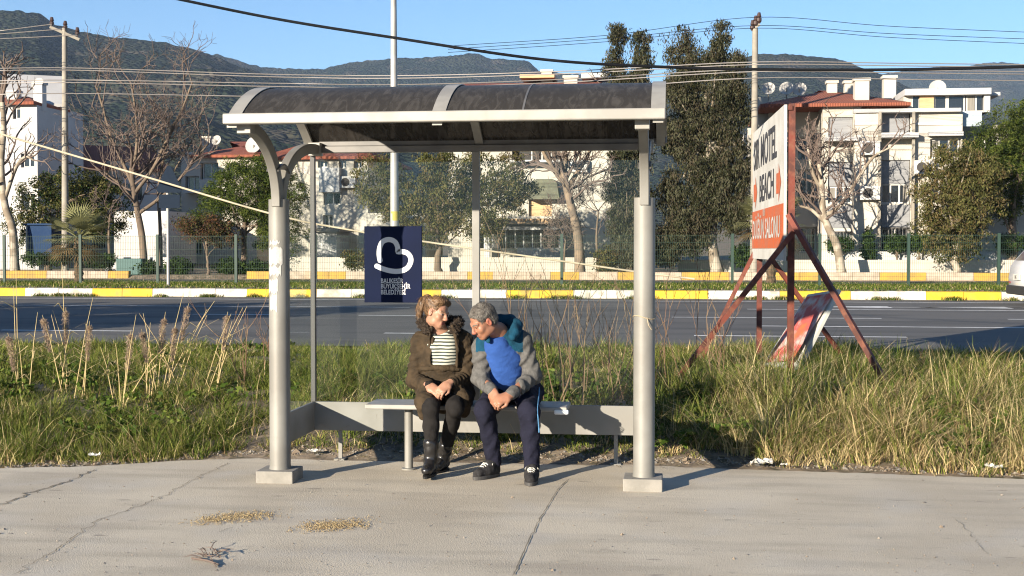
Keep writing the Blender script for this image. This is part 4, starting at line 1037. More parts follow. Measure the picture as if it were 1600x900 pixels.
def bare_tree(name, label, pts, Y, r, lev, L, seed, bark=None, twig=None, split=(3, 5), group=None, spread=.75, up=.12, extra=(), rmin=.0065, cat='tree', nb=3):
    """pts: the trunk's course in photo pixels from the ground up; branches grow from its upper half"""
    rg = np.random.default_rng(seed); P = [at_y(q[0], q[1], Y) for q in pts]; P[0].z = float(ground_z(np.array([P[0].x]), np.array([Y]))[0])-.02
    t = thing(name, label, cat, P[0], group)
    tr, br = MB(), MB(); S = catmull(P, 4); n = len(S)
    tr.tube(S, [r*(1.2 if i == 0 else 1-.5*i/n) for i in range(n)], 9)
    for e in extra:
        Q = catmull([at_y(q[0], q[1], Y+(q[2] if len(q) > 2 else 0)) for q in e], 4); m_ = len(Q)
        tr.tube(Q, [r*.5*(1-.6*i/m_) for i in range(m_)], 7)
        for i in range(2, m_, 2):
            a = Vector(rg.normal(0, 1, 3)); a.z = abs(a.z)*.6+.2
            grow(br, Q[i], (Q[min(i+1, m_-1)]-Q[i-1]).normalized()+a.normalized()*.8, L*rg.uniform(.5, .9), r*.2, max(0, lev-1), rg, up, split, rmin, spread)
    for i in range(n//2, n):
        for _ in range(nb if i == n-1 else 1):
            a = Vector(rg.normal(0, 1, 3)); a.z = abs(a.z)*.7+.25
            grow(br, S[i], a, L*rg.uniform(.7, 1.1), r*(.42 if i == n-1 else .3), lev, rg, up, split, rmin, spread)
    tr.build('trunk', bark or M_bark, t, smooth=60); br.build('branches', twig or M_twig, t, smooth=60)
    return t
# far line: bare ones
bare_tree('plane_tree', 'pale barked bare plane tree leaning at the left edge', [(24, 410), (20, 360), (8, 320), (2, 260), (6, 200), (4, 160)], 55, .20, 3, 1.4, 3, M_plane, split=(2, 4), extra=[[(8, 310), (25, 262), (40, 245), (52, 250)]])
bare_tree('plane_tree', 'wide bare tree with a haze of twigs between power pole and traffic sign', [(226, 408), (222, 370), (215, 330), (208, 290), (205, 262)], 56, .175, 4, 2.1, 8, M_bark, split=(2, 5), spread=.8, up=.16,
          extra=[[(208, 290), (190, 250), (172, 210), (160, 165), (150, 135)], [(207, 275), (214, 225), (212, 175), (205, 130)], [(214, 320), (180, 282), (150, 262)], [(212, 300), (240, 262), (262, 215), (285, 170), (300, 130)], [(215, 335), (262, 300), (295, 262), (325, 225)]])
bare_tree('bare_tree', 'slim bare tree just right of the traffic sign post', [(252, 405), (250, 350), (248, 300), (255, 250), (268, 200)], 57, .09, 3, 1.4, 12, split=(2, 5), extra=[[(249, 310), (275, 262), (302, 215), (318, 170)]])
bare_tree('bare_tree', 'leafless bushy tree in front of the shaded house', [(172, 405), (170, 370), (172, 335)], 56, .07, 4, 1.1, 15, split=(2, 4))
bare_tree('plane_tree', 'pruned plane tree with thick trunk behind the right glass pane', [(906, 412), (903, 370), (893, 325), (884, 290), (880, 268)], 55, .23, 3, 1.5, 22, mat('brown trunk', (.22, .16, .11), .95, col2=(.13, .10, .075), scale=3, bump=.5, bscale=10), extra=[[(884, 290), (868, 265), (850, 240), (842, 200)], [(886, 295), (905, 265), (922, 235), (932, 190)], [(882, 272), (884, 240), (874, 205)]], nb=2)
bare_tree('bare_tree', 'thin bare sapling left of the tall dark trees', [(935, 412), (932, 370), (935, 330)], 55.5, .06, 4, 1.2, 25, split=(3, 5))
bare_tree('plane_tree', 'bare leaning tree beside the motel billboard', [(1316, 412), (1308, 385), (1294, 355), (1286, 330), (1284, 290), (1280, 255)], 55.2, .19, 3, 1.3, 31, M_plane, extra=[[(1287, 338), (1312, 322), (1340, 280), (1365, 245), (1392, 230)], [(1285, 300), (1270, 270), (1262, 230)], [(1292, 350), (1268, 328), (1250, 322)]], nb=3)
bare_tree('bare_tree', 'twiggy brown bush at the foot of the pruned plane tree', [(880, 412), (882, 392), (884, 375)], 55.2, .05, 4, 1.0, 37, split=(3, 5), cat='shrub')
# leafy ones
leaf_tree('evergreen_tree', 'wide dark evergreen below the gabled house', (75, 405), (90, 330), [(70, 315, 50, 50), (120, 300, 60, 45), (160, 325, 45, 55), (30, 350, 30, 40)], 57, 340, 64, .12, M_olive[:3]+M_hedge[:1], .16, seed=41)
leaf_tree('pine_tree', 'round green pine behind the left column', (378, 405), (385, 330), [(385, 300, 62, 58), (345, 325, 48, 38), (430, 310, 55, 60), (400, 265, 42, 26), (320, 350, 36, 24), (440, 365, 45, 35)], 56, 560, 70, .14, M_pine, .16, seed=42, aspect=4.5)
leaf_tree('small_tree', 'small reddish leaved tree in front of the round pine', (325, 425), (322, 375), [(320, 358, 42, 22), (352, 372, 26, 16), (290, 350, 16, 12)], 54.8, 130, 60, .09, M_redl, .07, seed=43)
leaf_tree('eucalyptus_tree', 'broad eucalyptus with forked trunk in the middle of the shelter opening', (687, 412), (684, 350), [(590, 285, 44, 42), (628, 330, 40, 30), (690, 290, 62, 60), (770, 285, 68, 52), (740, 340, 60, 36), (680, 360, 48, 26), (810, 300, 30, 35)], 55.5, 620, 56, .15, M_olive, .17, seed=44, hang=.5, aspect=3.2)
leaf_tree('casuarina_tree', 'narrow tall dark tree, left of the pair above the shelter roof', (985, 415), (985, 200), [(966, 58, 13, 22), (962, 95, 16, 26), (1000, 78, 13, 30), (1004, 110, 14, 26), (972, 135, 20, 22), (995, 160, 20, 26), (962, 190, 20, 24), (985, 240, 32, 52), (966, 290, 20, 30), (1000, 320, 22, 40), (975, 350, 24, 36), (990, 390, 30, 26), (1012, 62, 5, 8), (948, 110, 6, 10)], 55.2, 720, 74, .15, M_dusk, .17, seed=45, hang=.9, aspect=3.6, nl=30)
leaf_tree('casuarina_tree', 'massive twin-topped dark tree right of the shelter roof', (1122, 415), (1105, 200), [(1068, 62, 13, 24), (1054, 92, 14, 22), (1082, 100, 16, 28), (1128, 60, 14, 26), (1116, 96, 17, 26), (1150, 104, 17, 26), (1096, 130, 14, 16), (1062, 140, 22, 30), (1086, 180, 24, 34), (1136, 150, 28, 34), (1160, 180, 16, 24), (1120, 200, 28, 36), (1054, 215, 22, 34), (1086, 250, 24, 40), (1140, 250, 30, 44), (1166, 275, 12, 24), (1050, 300, 24, 38), (1110, 310, 34, 40), (1150, 330, 24, 40), (1075, 360, 40, 42), (1040, 385, 30, 30), (1040, 60, 5, 8), (1174, 130, 6, 10)], 55.4, 1300, 76, .15, M_dusk, .24, M_plane, seed=46, hang=.9, aspect=3.6, nl=40, crad=.36)
leaf_tree('eucalyptus_tree', 'brown green eucalyptus before the right end of the apartment block', (1495, 408), (1495, 340), [(1490, 262, 42, 40), (1465, 310, 40, 42), (1520, 305, 44, 46), (1495, 355, 50, 40), (1545, 270, 26, 30), (1450, 350, 20, 26), (1490, 392, 50, 16)], 55.4, 520, 56, .145, M_olive, .17, M_plane, seed=47, hang=.6, aspect=3.2)
leaf_tree('pine_tree', 'broad umbrella pine at the right edge', (1585, 408), (1580, 320), [(1560, 222, 48, 34), (1600, 205, 55, 46), (1640, 220, 60, 60), (1600, 270, 50, 40), (1540, 262, 36, 30), (1570, 320, 26, 30)], 58, 620, 70, .16, M_pine, .22, seed=48, aspect=4.5)
leaf_tree('cypress', 'small clipped conical cypress by the apartment wall', (1357, 408), (1357, 370), [(1357, 395, 11, 13), (1357, 380, 9.5, 14), (1357, 365, 6, 10)], 57.85, 130, 26, .10, M_hedge, .05, seed=49, crad=.14, cat='shrub')
for k, (x, y, rx, ry, lb) in enumerate(((1313, 382, 20, 10, 'clipped ball-headed shrub right of the billboard'), (1402, 380, 18, 13, 'clipped shrub right of the conical cypress'), (1436, 378, 17, 13, 'second clipped shrub right of the conical cypress'), (1582, 380, 26, 14, 'broad clipped shrub under the umbrella pine'))):
    leaf_tree('clipped_shrub', lb, (x, 408), (x, 385), [(x, y, rx, ry)], 57.8, 90, 26, .11, M_hedge, .05, seed=60+k, crad=.2, cat='shrub')
for k, (x, y, rx, ry, Y, lb) in enumerate(((70, 406, 44, 10, 55, 'low dark hedge under the blue container'), (158, 408, 24, 10, 55.3, 'low dark hedge behind the fan palm'), (228, 419, 20, 12, 55.3, 'round dark shrub at the foot of the wide bare tree'), (277, 418, 24, 13, 55.3, 'round shrub right of the traffic sign post'), (357, 417, 24, 12, 55.3, 'dark shrub left of the left column'), (402, 420, 26, 14, 55.3, 'tangled shrub touching the left column'), (555, 405, 22, 14, 55.3, 'bright green bush left of the blue sign'), (950, 405, 22, 22, 55.3, 'shrub mass below the tall dark trees'), (1165, 400, 20, 18, 55.3, 'shrub left of the billboard foot'))):
    leaf_tree('garden_shrub', lb, (x, y+8), (x, y), [(x, y, rx, ry)], Y, 80, 30, .12, M_hedge if k not in (6, 7) else M_olive, .04, seed=80+k, crad=.24, cat='shrub')
for k, (x, r_x, h_) in enumerate(((-15.6, 2.3, 4.2), (-19.8, 2.4, 4.6), (-24.2, 2.5, 4.2))):
    rg_ = np.random.default_rng(700+k); t_ = thing('roadside_tree', ['tree nearest the frame', 'middle tree', 'farthest tree'][k]+' of the row beyond the left border that shades the lanes', 'tree', (x, 16.2, .27), 'trees beyond the left border')
    C_ = in_blobs([(x, 16.2, h_*.62, r_x, 1.6, h_*.38), (x+.5, 16.2, h_*.3+.3, r_x*.9, 1.4, h_*.25)], 300, rg_); mb_ = MB(); limbs(mb_, (x, 16.2, .2), (x, 16.2, h_*.7), [tuple(C_[i]) for i in range(14)], .16, rg_); mb_.build('trunk', M_bark, t_, smooth=60)
    V_, F_ = leaves(C_, .42, 36, .26, rg_); np_mesh('crown', V_, F_, M_hedge, rg_.integers(0, 3, len(F_)), t_)

def palm(name, label, px, py_base, py_head, Y, n, L, seed, skirt=True):
    rg = np.random.default_rng(seed); b = at_y(px, py_base, Y); b.z = .5; h = at_y(px, py_head, Y)
    t = thing(name, label, 'palm', b)
    m = MB(); k = 14
    m.tube([b.lerp(h, i/k) for i in range(k+1)], [.13+.035*(i % 2) for i in range(k+1)], 10); m.build('trunk', mat('fibrous palm trunk', (.13, .085, .05), .95, col2=(.07, .05, .03), scale=9, bump=.6, bscale=20), t)
    gm, dm = MB(), MB()
    for i in range(n):
        el = math.asin(rg.uniform(-.75, .98)); az = rg.uniform(0, 6.28)
        d = Vector((math.cos(az)*math.cos(el), math.sin(az)*math.cos(el), math.sin(el)))
        mm = dm if el < -.15 else gm; c = h+d*L*.5; s = d.cross(Vector((0, 0, 1))).normalized(); up_ = s.cross(d)
        mm.tube([h, h+d*L*.3+Vector((0, 0, .02)), c], [.014, .012, .009], 4)
        for j in range(15):
            a = -1.25+2.5*j/14; q = (d*math.cos(a)+s*math.sin(a)).normalized(); l = L*.62*(1-.25*abs(a)/1.25)
            w = q.cross(up_).normalized()*.020
            tip = c+q*l+Vector((0, 0, -.13*l)); md = c+q*l*.55+up_*.02
            mm.add([c-w*.3, c+w*.3, md+w, md-w], [(0, 1, 2, 3)]); mm.add([md-w, md+w, tip], [(0, 1, 2)])
    gm.build('fronds', leaf_mat('palm frond', (.20, .20, .095)), t)
    if dm.v: dm.build('dead_fronds', leaf_mat('dry palm frond', (.17, .12, .06)), t)
palm('fan_palm', 'young fan palm in front of the left fence', 123, 438, 372, 41, 52, 1.25, 5)
palm('fan_palm', 'fan palm half hidden behind the motel billboard', 1205, 440, 350, 42, 44, 1.3, 6)

# ------------------------------------------------------------------ verge grass
G_mats = [leaf_mat('fresh grass', (.115, .148, .032), .22), leaf_mat('yellow green grass', (.185, .195, .05), .22), leaf_mat('straw', (.56, .45, .24), .3), leaf_mat('deep green grass', (.050, .085, .015), .3), leaf_mat('brown dead grass', (.24, .165, .085), .25)]
def blades(P, h, w, lean, rg, seg=3, az=None):
    """curved tapering blades at points P"""
    n = len(P); az = rg.uniform(0, 2*math.pi, n) if az is None else az; d = np.stack([np.cos(az), np.sin(az), np.zeros(n)], 1); s = np.stack([-np.sin(az+rg.normal(0, .8, n)), np.cos(az), np.zeros(n)], 1)
    V = np.empty((n, (seg+1)*2, 3), np.float32)
    for k in range(seg+1):
        t = k/seg; off = d*(lean*h*t**1.8)[:, None]; z = h*(t-.35*lean*t**2.5)
        c = P+off; c = c+np.stack([np.zeros(n), np.zeros(n), z], 1); ww = (w*(1-.88*t))[:, None]
        V[:, 2*k] = c-s*ww; V[:, 2*k+1] = c+s*ww
    b = (np.arange(n)*(seg+1)*2)[:, None]
    Fc = np.concatenate([np.concatenate([b+2*k, b+2*k+1, b+2*k+3, b+2*k+2], 1)[:, None, :] for k in range(seg)], 1).reshape(-1, 4)
    return V.reshape(-1, 3), Fc, np.repeat(np.arange(n), seg)
def grass_front(x): return edge_y(x)+np.interp(x, [-6, -4.4, -3.6, -3, -.3, .3, .8, 3], [.10, .06, .04, .16, .22, .14, .05, .04])+.07*np.sin(x*5.3)+.05*np.sin(x*13.1+1)
rg = np.random.default_rng(101)
NT = 10500
TX = rg.uniform(-14, 8, NT); TY = 9.2+(17.7-9.2)*rg.uniform(0, 1, NT)**1.5
keep = (np.abs((TX*math.cos(YAW)+TY*math.sin(YAW))/(TY*math.cos(YAW)-TX*math.sin(YAW))) < .43) & (TY > grass_front(TX))
TX, TY = TX[keep], TY[keep]
def patch(X, Y): return fbm(X, Y, 61, 4, 1.7), fbm(X, Y, 62, 4, 3.5), fbm(X, Y, 63, 3, .9)
pn, pn2, pn3 = patch(TX, TY)
right = np.clip((TX+.2)/.8, 0, 1); front = np.clip((TY-grass_front(TX))/.45, 0, 1); far = np.clip((TY-12)/3.5, 0, 1)
TH_ = (.215+.095*right+.10*pn+.06*pn3)*(.40+.60*front)*(1-.40*far)*rg.uniform(.55, 1.45, len(TX))
inside = np.exp(-((TX+1.45)/1.3)**4)*np.exp(-np.clip(TY-9.9, 0, 9)/.6); TH_ *= 1-.5*inside
TH_ = np.clip(TH_, .05, .70); TH_ = np.where((pn2 < -.42) & (TY > 10.4), TH_*.45, TH_)
dry = np.clip(.07+.24*right+.14*pn2*(1-right)+.25*pn3*right-.16*pn*(1-right)+.30*np.clip(1-front*1.3, 0, 1)+rg.normal(0, .12, len(TX)), .03, .85)
tone = rg.random(len(TX))
nb = rg.integers(22, 46, len(TX)); ix = np.repeat(np.arange(len(TX)), nb); n = len(ix)
rad = (.05+.22*TH_)[ix]*np.sqrt(rg.random(n)); az = rg.uniform(0, 6.283, n)
X = TX[ix]+rad*np.cos(az); Y = TY[ix]+rad*np.sin(az); ok = Y > grass_front(X)-.05; X, Y, ix, az = X[ok], Y[ok], ix[ok], az[ok]; n = len(ix)
H = TH_[ix]*rg.uniform(.45, 1.3, n)
u = rg.random(n); dr = dry[ix]; mi = np.where(u < dr*.62, 2, np.where(u < dr, 4, 0)); g_ = mi == 0; u2 = rg.random(n); tn = tone[ix]
mi = np.where(g_ & (u2 < np.clip(1.4*tn-.3, .05, .9)), 1, mi); mi = np.where(g_ & (mi == 0) & (u2 > np.clip(.45+tn, .35, .95)), 3, mi)
P = np.stack([X, Y, ground_z(X, Y)-.01], 1)
V, Fc, idx = blades(P, H, rg.uniform(.0022, .0058, n)*(1+.35*far[ix]), rg.uniform(.2, 1.5, n), rg, az=az+rg.normal(0, .7, n))
o = np_mesh('grass', V, Fc, G_mats, mi[idx]); o['kind'] = 'stuff'
# long straw lying over the right-hand bank and along the front
n = 4200; X = rg.uniform(-6, 4.2, n); keep = rg.random(n) < np.clip(.25+.75*np.clip((X+.1)/.6, 0, 1), 0, 1); X = X[keep]; n = len(X)
Y = grass_front(X)+.02+rg.gamma(1.6, .45, n); P = np.stack([X, Y, ground_z(X, Y)], 1)
V, Fc, idx = blades(P, rg.uniform(.25, .6, n), rg.uniform(.0014, .0028, n), rg.uniform(.9, 2.4, n), rg, 5)
o = np_mesh('dry_grass', V, Fc, [G_mats[2], G_mats[4], G_mats[1]], rg.choice(3, n, p=[.6, .22, .18])[idx]); o['kind'] = 'stuff'
n = 620; X = rg.uniform(-9, 5, n); Y = 9.9+rg.gamma(1.4, 1.1, n); ok = (Y > grass_front(X)+.05) & (Y < 17) & (vnoise(X, Y, .9, 5, 3) > .0); X, Y = X[ok], Y[ok]
V, Fc = leaves(np.stack([X, Y, ground_z(X, Y)+.12], 1), rg.uniform(.05, .16, len(X)), 26, .055, rg, 0, 1.7, .7)
o = np_mesh('weeds', V, Fc, [G_mats[3], G_mats[0], M_hedge[1]], rg.integers(0, 3, len(Fc))); o['kind'] = 'stuff'
# median grass
n = 90000; X = rg.uniform(-24, 22, n); Y = rg.uniform(35.8, 45, n); P = np.stack([X, Y, ground_z(X, Y)], 1)
V, Fc, idx = blades(P, rg.uniform(.03, .12, n)*(1+.4*fbm(X, Y, 66, 3, 1.2)), rg.uniform(.008, .016, n), rg.uniform(.2, .9, n), rg, 2)
o = np_mesh('grass', V, Fc, G_mats, rg.choice(5, n, p=[.34, .12, .06, .42, .06])[idx]); o['kind'] = 'stuff'
# weeds at the foot of the kerb
n = 5000; cx = rg.uniform(-18, 14, 40); X = rg.choice(cx, n)+rg.normal(0, .12, n); Y = 35.42-np.abs(rg.normal(0, .06, n)); P = np.stack([X, Y, np.full(n, .27)], 1)
V, Fc, idx = blades(P, rg.uniform(.04, .16, n), rg.uniform(.006, .012, n), rg.uniform(.3, .9, n), rg, 2)
o = np_mesh('weeds', V, Fc, G_mats, rg.choice(5, n, p=[.3, .1, .1, .4, .1])[idx]); o['kind'] = 'stuff'
# dead stalks and crumbs on the dirt strip
n = 2600; X = rg.uniform(-6, 4, n); Y = edge_y(X)+rg.normal(.10, .13, n); P = np.stack([X, Y, np.maximum(ground_z(X, Y), np.where(Y < edge_y(X)-.02, .0, -.1))+.006], 1)
az = rg.uniform(0, 6.28, n); L = rg.uniform(.015, .09, n); d = np.stack([np.cos(az), np.sin(az), rg.uniform(-.02, .25, n)], 1)*L[:, None]; s = np.stack([-np.sin(az), np.cos(az), np.zeros(n)], 1)*.0028
V = np.stack([P-s, P+s, P+d+s, P+d-s], 1).reshape(-1, 3)
o = np_mesh('plant_litter', V, np.arange(n*4).reshape(n, 4), [G_mats[2], G_mats[4], M_twig], rg.choice(3, n)); o['kind'] = 'stuff'
def stones(name, X, Y, Z, R, mats, seed):
    r = np.random.default_rng(seed); n = len(X)
    base = np.array([(1, 0, 0), (-1, 0, 0), (0, 1, 0), (0, -1, 0), (0, 0, 1), (0, 0, -1)], float)
    F8 = np.array([(0, 2, 4), (2, 1, 4), (1, 3, 4), (3, 0, 4), (2, 0, 5), (1, 2, 5), (3, 1, 5), (0, 3, 5)])
    V = base[None]*(R[:, None]*r.uniform(.6, 1.2, (n, 3)))[:, None, :]*np.array([1, 1, .6])+r.normal(0, 1, (n, 6, 3))*R[:, None, None]*.12
    a = r.uniform(0, 6.28, n); c, s = np.cos(a)[:, None], np.sin(a)[:, None]
    V = np.stack([V[..., 0]*c-V[..., 1]*s, V[..., 0]*s+V[..., 1]*c, V[..., 2]], -1)+np.stack([X, Y, Z], 1)[:, None, :]
    Fc = (F8[None]+(np.arange(n)*6)[:, None, None]).reshape(-1, 3)
    o = np_mesh(name, V.reshape(-1, 3), Fc, mats, np.repeat(r.integers(0, len(mats), n), 8)); o['kind'] = 'stuff'; return o
M_st = [mat('pale stone', (.25, .22, .18), .9), mat('brown stone', (.22, .17, .12), .9), mat('grey stone', (.17, .16, .145), .9)]
n = 2600; X = rg.uniform(-6, 4, n); Y = edge_y(X)+np.abs(rg.normal(0, .14, n)); stones('gravel', X, Y, np.maximum(ground_z(X, Y), -.02)+.003, rg.gamma(2, .0035, n)+.003, M_st, 5)
# two straw coloured heaps of grit on the pavement
M_grit = [mat('straw grit', (.30, .22, .11), .9), mat('brown grit', (.17, .115, .055), .9), mat('ochre grit', (.36, .28, .15), .9)]
for k, (pts, sx, sy, n) in enumerate(([[(318, 816), (350, 810), (380, 807), (412, 807)], .085, .075, 1300], [[(482, 823), (505, 823), (530, 822), (562, 818)], .085, .075, 1300])):
    C = np.array([tuple(at_z(x, y, 0))[:2] for x, y in pts]); t = rg.uniform(0, 3, n); i = np.minimum(t.astype(int), 2); q = C[i]+(C[i+1]-C[i])*(t-i)[:, None]
    stones('grit', q[:, 0]+rg.normal(0, sx*.7, n), q[:, 1]+rg.normal(0, sy, n), np.full(n, .006), rg.uniform(.0022, .0062, n), M_grit, 40+k)
# crumbs scattered over the slab
n = 700; Pp = [at_z(x, y, 0) for x, y in zip(rg.uniform(-20, 1620, n), 745+155*rg.uniform(0, 1, n)**.8)]; stones('gravel', np.array([p.x for p in Pp]), np.array([p.y for p in Pp]), np.full(n, .002), rg.gamma(2, .0016, n)+.0015, M_st, 77)
# a broken dry sprig lying on the pavement
m = MB(); r_ = np.random.default_rng(9); c = at_z(325, 870, 0)
for k in range(22):
    a = at_z(r_.uniform(312, 346), r_.uniform(860, 876), 0); b = a+Vector((r_.normal(0, .055), r_.normal(0, .045), 0)); a.z = .008; b.z = r_.uniform(.004, .03)
    m.tube([a, a.lerp(b, .5)+Vector((0, 0, .012)), b], [.003, .0025, .001], 4)
m.tube([at_z(300, 872, .012), at_z(325, 876, .014), at_z(342, 882, .008)], [.006, .006, .004], 5); m.tube([at_z(330, 874, .012), at_z(338, 886, .006)], [.006, .003], 5)
tag(m.build('twig', M_twig, None, base=True), 'broken dry sprig lying on the pavement in the foreground', 'twig')
# litter
M_paper = mat('white waste paper', (.42, .41, .38), .8)
for k, (px, py, w, lb) in enumerate(((1190, 727, .10, 'largest crumpled white paper at the grass edge right of the shelter'), (1225, 729, .03, 'tiny white scrap beside the largest crumpled paper'), (1553, 733, .07, 'crumpled white paper at the grass edge near the right border'), (148, 714, .05, 'white scrap at the grass edge left of the shelter'), (488, 708, .05, 'dark rimmed scrap behind the left column'), (25, 697, .05, 'pale scrap in the grass at the left border'))):
    r_ = np.random.default_rng(300+k); c = at_z(px, py, .03); m = MB(); n = 7; vs = []
    for i in range(n):
        for j in range(n): vs.append((c.x+(i/(n-1)-.5)*w*1.6+r_.normal(0, w*.06), c.y+(j/(n-1)-.5)*w+r_.normal(0, w*.06), c.z+.012+abs(r_.normal(0, w*.22))))
    m.add(vs, [(i*n+j, i*n+j+n, i*n+j+n+1, i*n+j+1) for i in range(n-1) for j in range(n-1)])
    tag(m.build('paper_scrap', M_paper, None, base=True), lb, 'litter')

# reeds with feathery plumes
M_plume = [leaf_mat('pinkish plume', (.33, .245, .195), .35), leaf_mat('straw plume', (.36, .28, .195), .35)]
def reed(label, px, py_top, px_b, py_b, Y, seed, ns=5, plume=.22, spread=.25):
    rg = np.random.default_rng(seed); b = at_y(px_b, py_b, Y); b.z = float(ground_z(np.array([b.x]), np.array([Y]))[0]); tp = at_y(px, py_top, Y)
    t = thing('dry_reed', label, 'reed', b, 'dry reeds in the verge grass'); sm, pl = MB(), []
    for k in range(ns):
        s = b+Vector((rg.normal(0, spread*.35), rg.normal(0, spread*.4), 0)); e = tp+Vector((rg.normal(0, spread), rg.normal(0, spread), rg.normal(-.06, .12))) if k else tp.copy()
        mid = s.lerp(e, .6)+Vector((0, 0, .06)); sm.tube([s, s.lerp(mid, .5), mid, e], [.0045, .004, .003, .0015], 4)
        for j in range(3):
            q = s.lerp(e, rg.uniform(.2, .7)); az = rg.uniform(0, 6.28); d = Vector((math.cos(az), math.sin(az), .5)); l = rg.uniform(.2, .45); w = d.cross(Vector((0, 0, 1))).normalized()*.006
            q1, q2 = q+d*l*.5, q+d*l-Vector((0, 0, l*.35)); sm.add([q-w, q+w, q1+w, q1-w], [(0, 1, 2, 3)]); sm.add([q1-w, q1+w, q2], [(0, 1, 2)])
        if plume and k < max(1, ns//3):
            dr = (e-mid).normalized(); cs = [tuple(e-dr*plume*i/9+Vector((0, 0, -.02*abs(i-3)))) for i in range(10)]
            pl.append(leaves(cs, [.014+.022*math.sin(math.pi*(i+.5)/10) for i in range(10)], 70, .042, rg, .35, 11, 1))
    sm.build('stems', G_mats[2], t)
    if pl:
        for a, f in pl: np_mesh('plume', a, f, M_plume, rg.integers(0, 2, len(f)), t)
for k, a in enumerate((('short reed with a bushy plume at the far left of the verge', 66, 492, 95, 565, 11.6), ('reed with an upright plume next to the short bushy one', 103, 480, 108, 560, 11.8), ('reed with drooping plume in the left verge', 140, 502, 130, 570, 11.4), ('reed clump under the tallest group of plumes', 258, 492, 240, 575, 11.5, 0, 8), ('tall arching plumes above the reed thicket', 295, 474, 262, 570, 11.8, 0, 9), ('reed clump whose plumes lean to the left column', 356, 487, 330, 572, 11.7, 0, 7), ('straw coloured reed clump in the middle of the left verge', 205, 515, 190, 580, 11.2, 0, 7), ('low reed with pink plume at the left border', 12, 520, 25, 590, 11.3))):
    reed(a[0], *a[1:6], 500+k, ns=a[7]-2 if len(a) > 7 else 3, spread=.16)
reed('tall bare reed with a spear leaf against the kerb', 25, 420, 28, 590, 11.4, 530, ns=2, plume=0, spread=.05)
# bare reddish shrubs behind the man
M_stem = mat('reddish bare stems', (.155, .085, .055), .9, col2=(.22, .15, .09), scale=4)
def stem_shrub(label, px, py, Y, n, hgt, seed, spread=.4, lean=.12):
    rg = np.random.default_rng(seed); b = at_y(px, py, Y); b.z = float(ground_z(np.array([b.x]), np.array([Y]))[0])
    t = thing('bare_shrub', label, 'shrub', b, 'leafless stems behind the shelter'); mb = MB()
    for k in range(n):
        s = b+Vector((rg.normal(0, spread*.6), rg.normal(0, spread*.5), 0)); d = Vector((rg.normal(0, .22)+lean*rg.choice([-1, 1]), rg.normal(0, .2), 1))
        grow(mb, s, d, hgt*rg.uniform(.5, 1), .0055, 2, rg, .25, (2, 4), .0018, .55, .07, 5)
    mb.build('stems', M_stem, t, smooth=60)
stem_shrub('thicket of reddish leafless stems right behind the man', 880, 600, 11.3, 13, .75, 601, .35)
stem_shrub('leafless stems between the thicket and the right column', 945, 595, 11.8, 10, .7, 602, .35)
stem_shrub('leafless stems near the middle post of the shelter', 820, 590, 11.9, 6, .85, 603, .25)
stem_shrub('thin leafless stems left of the billboard', 1085, 560, 12.5, 10, .7, 604, .35)
stem_shrub('few bare stems beside the left column', 410, 560, 12.2, 8, .55, 605, .3)
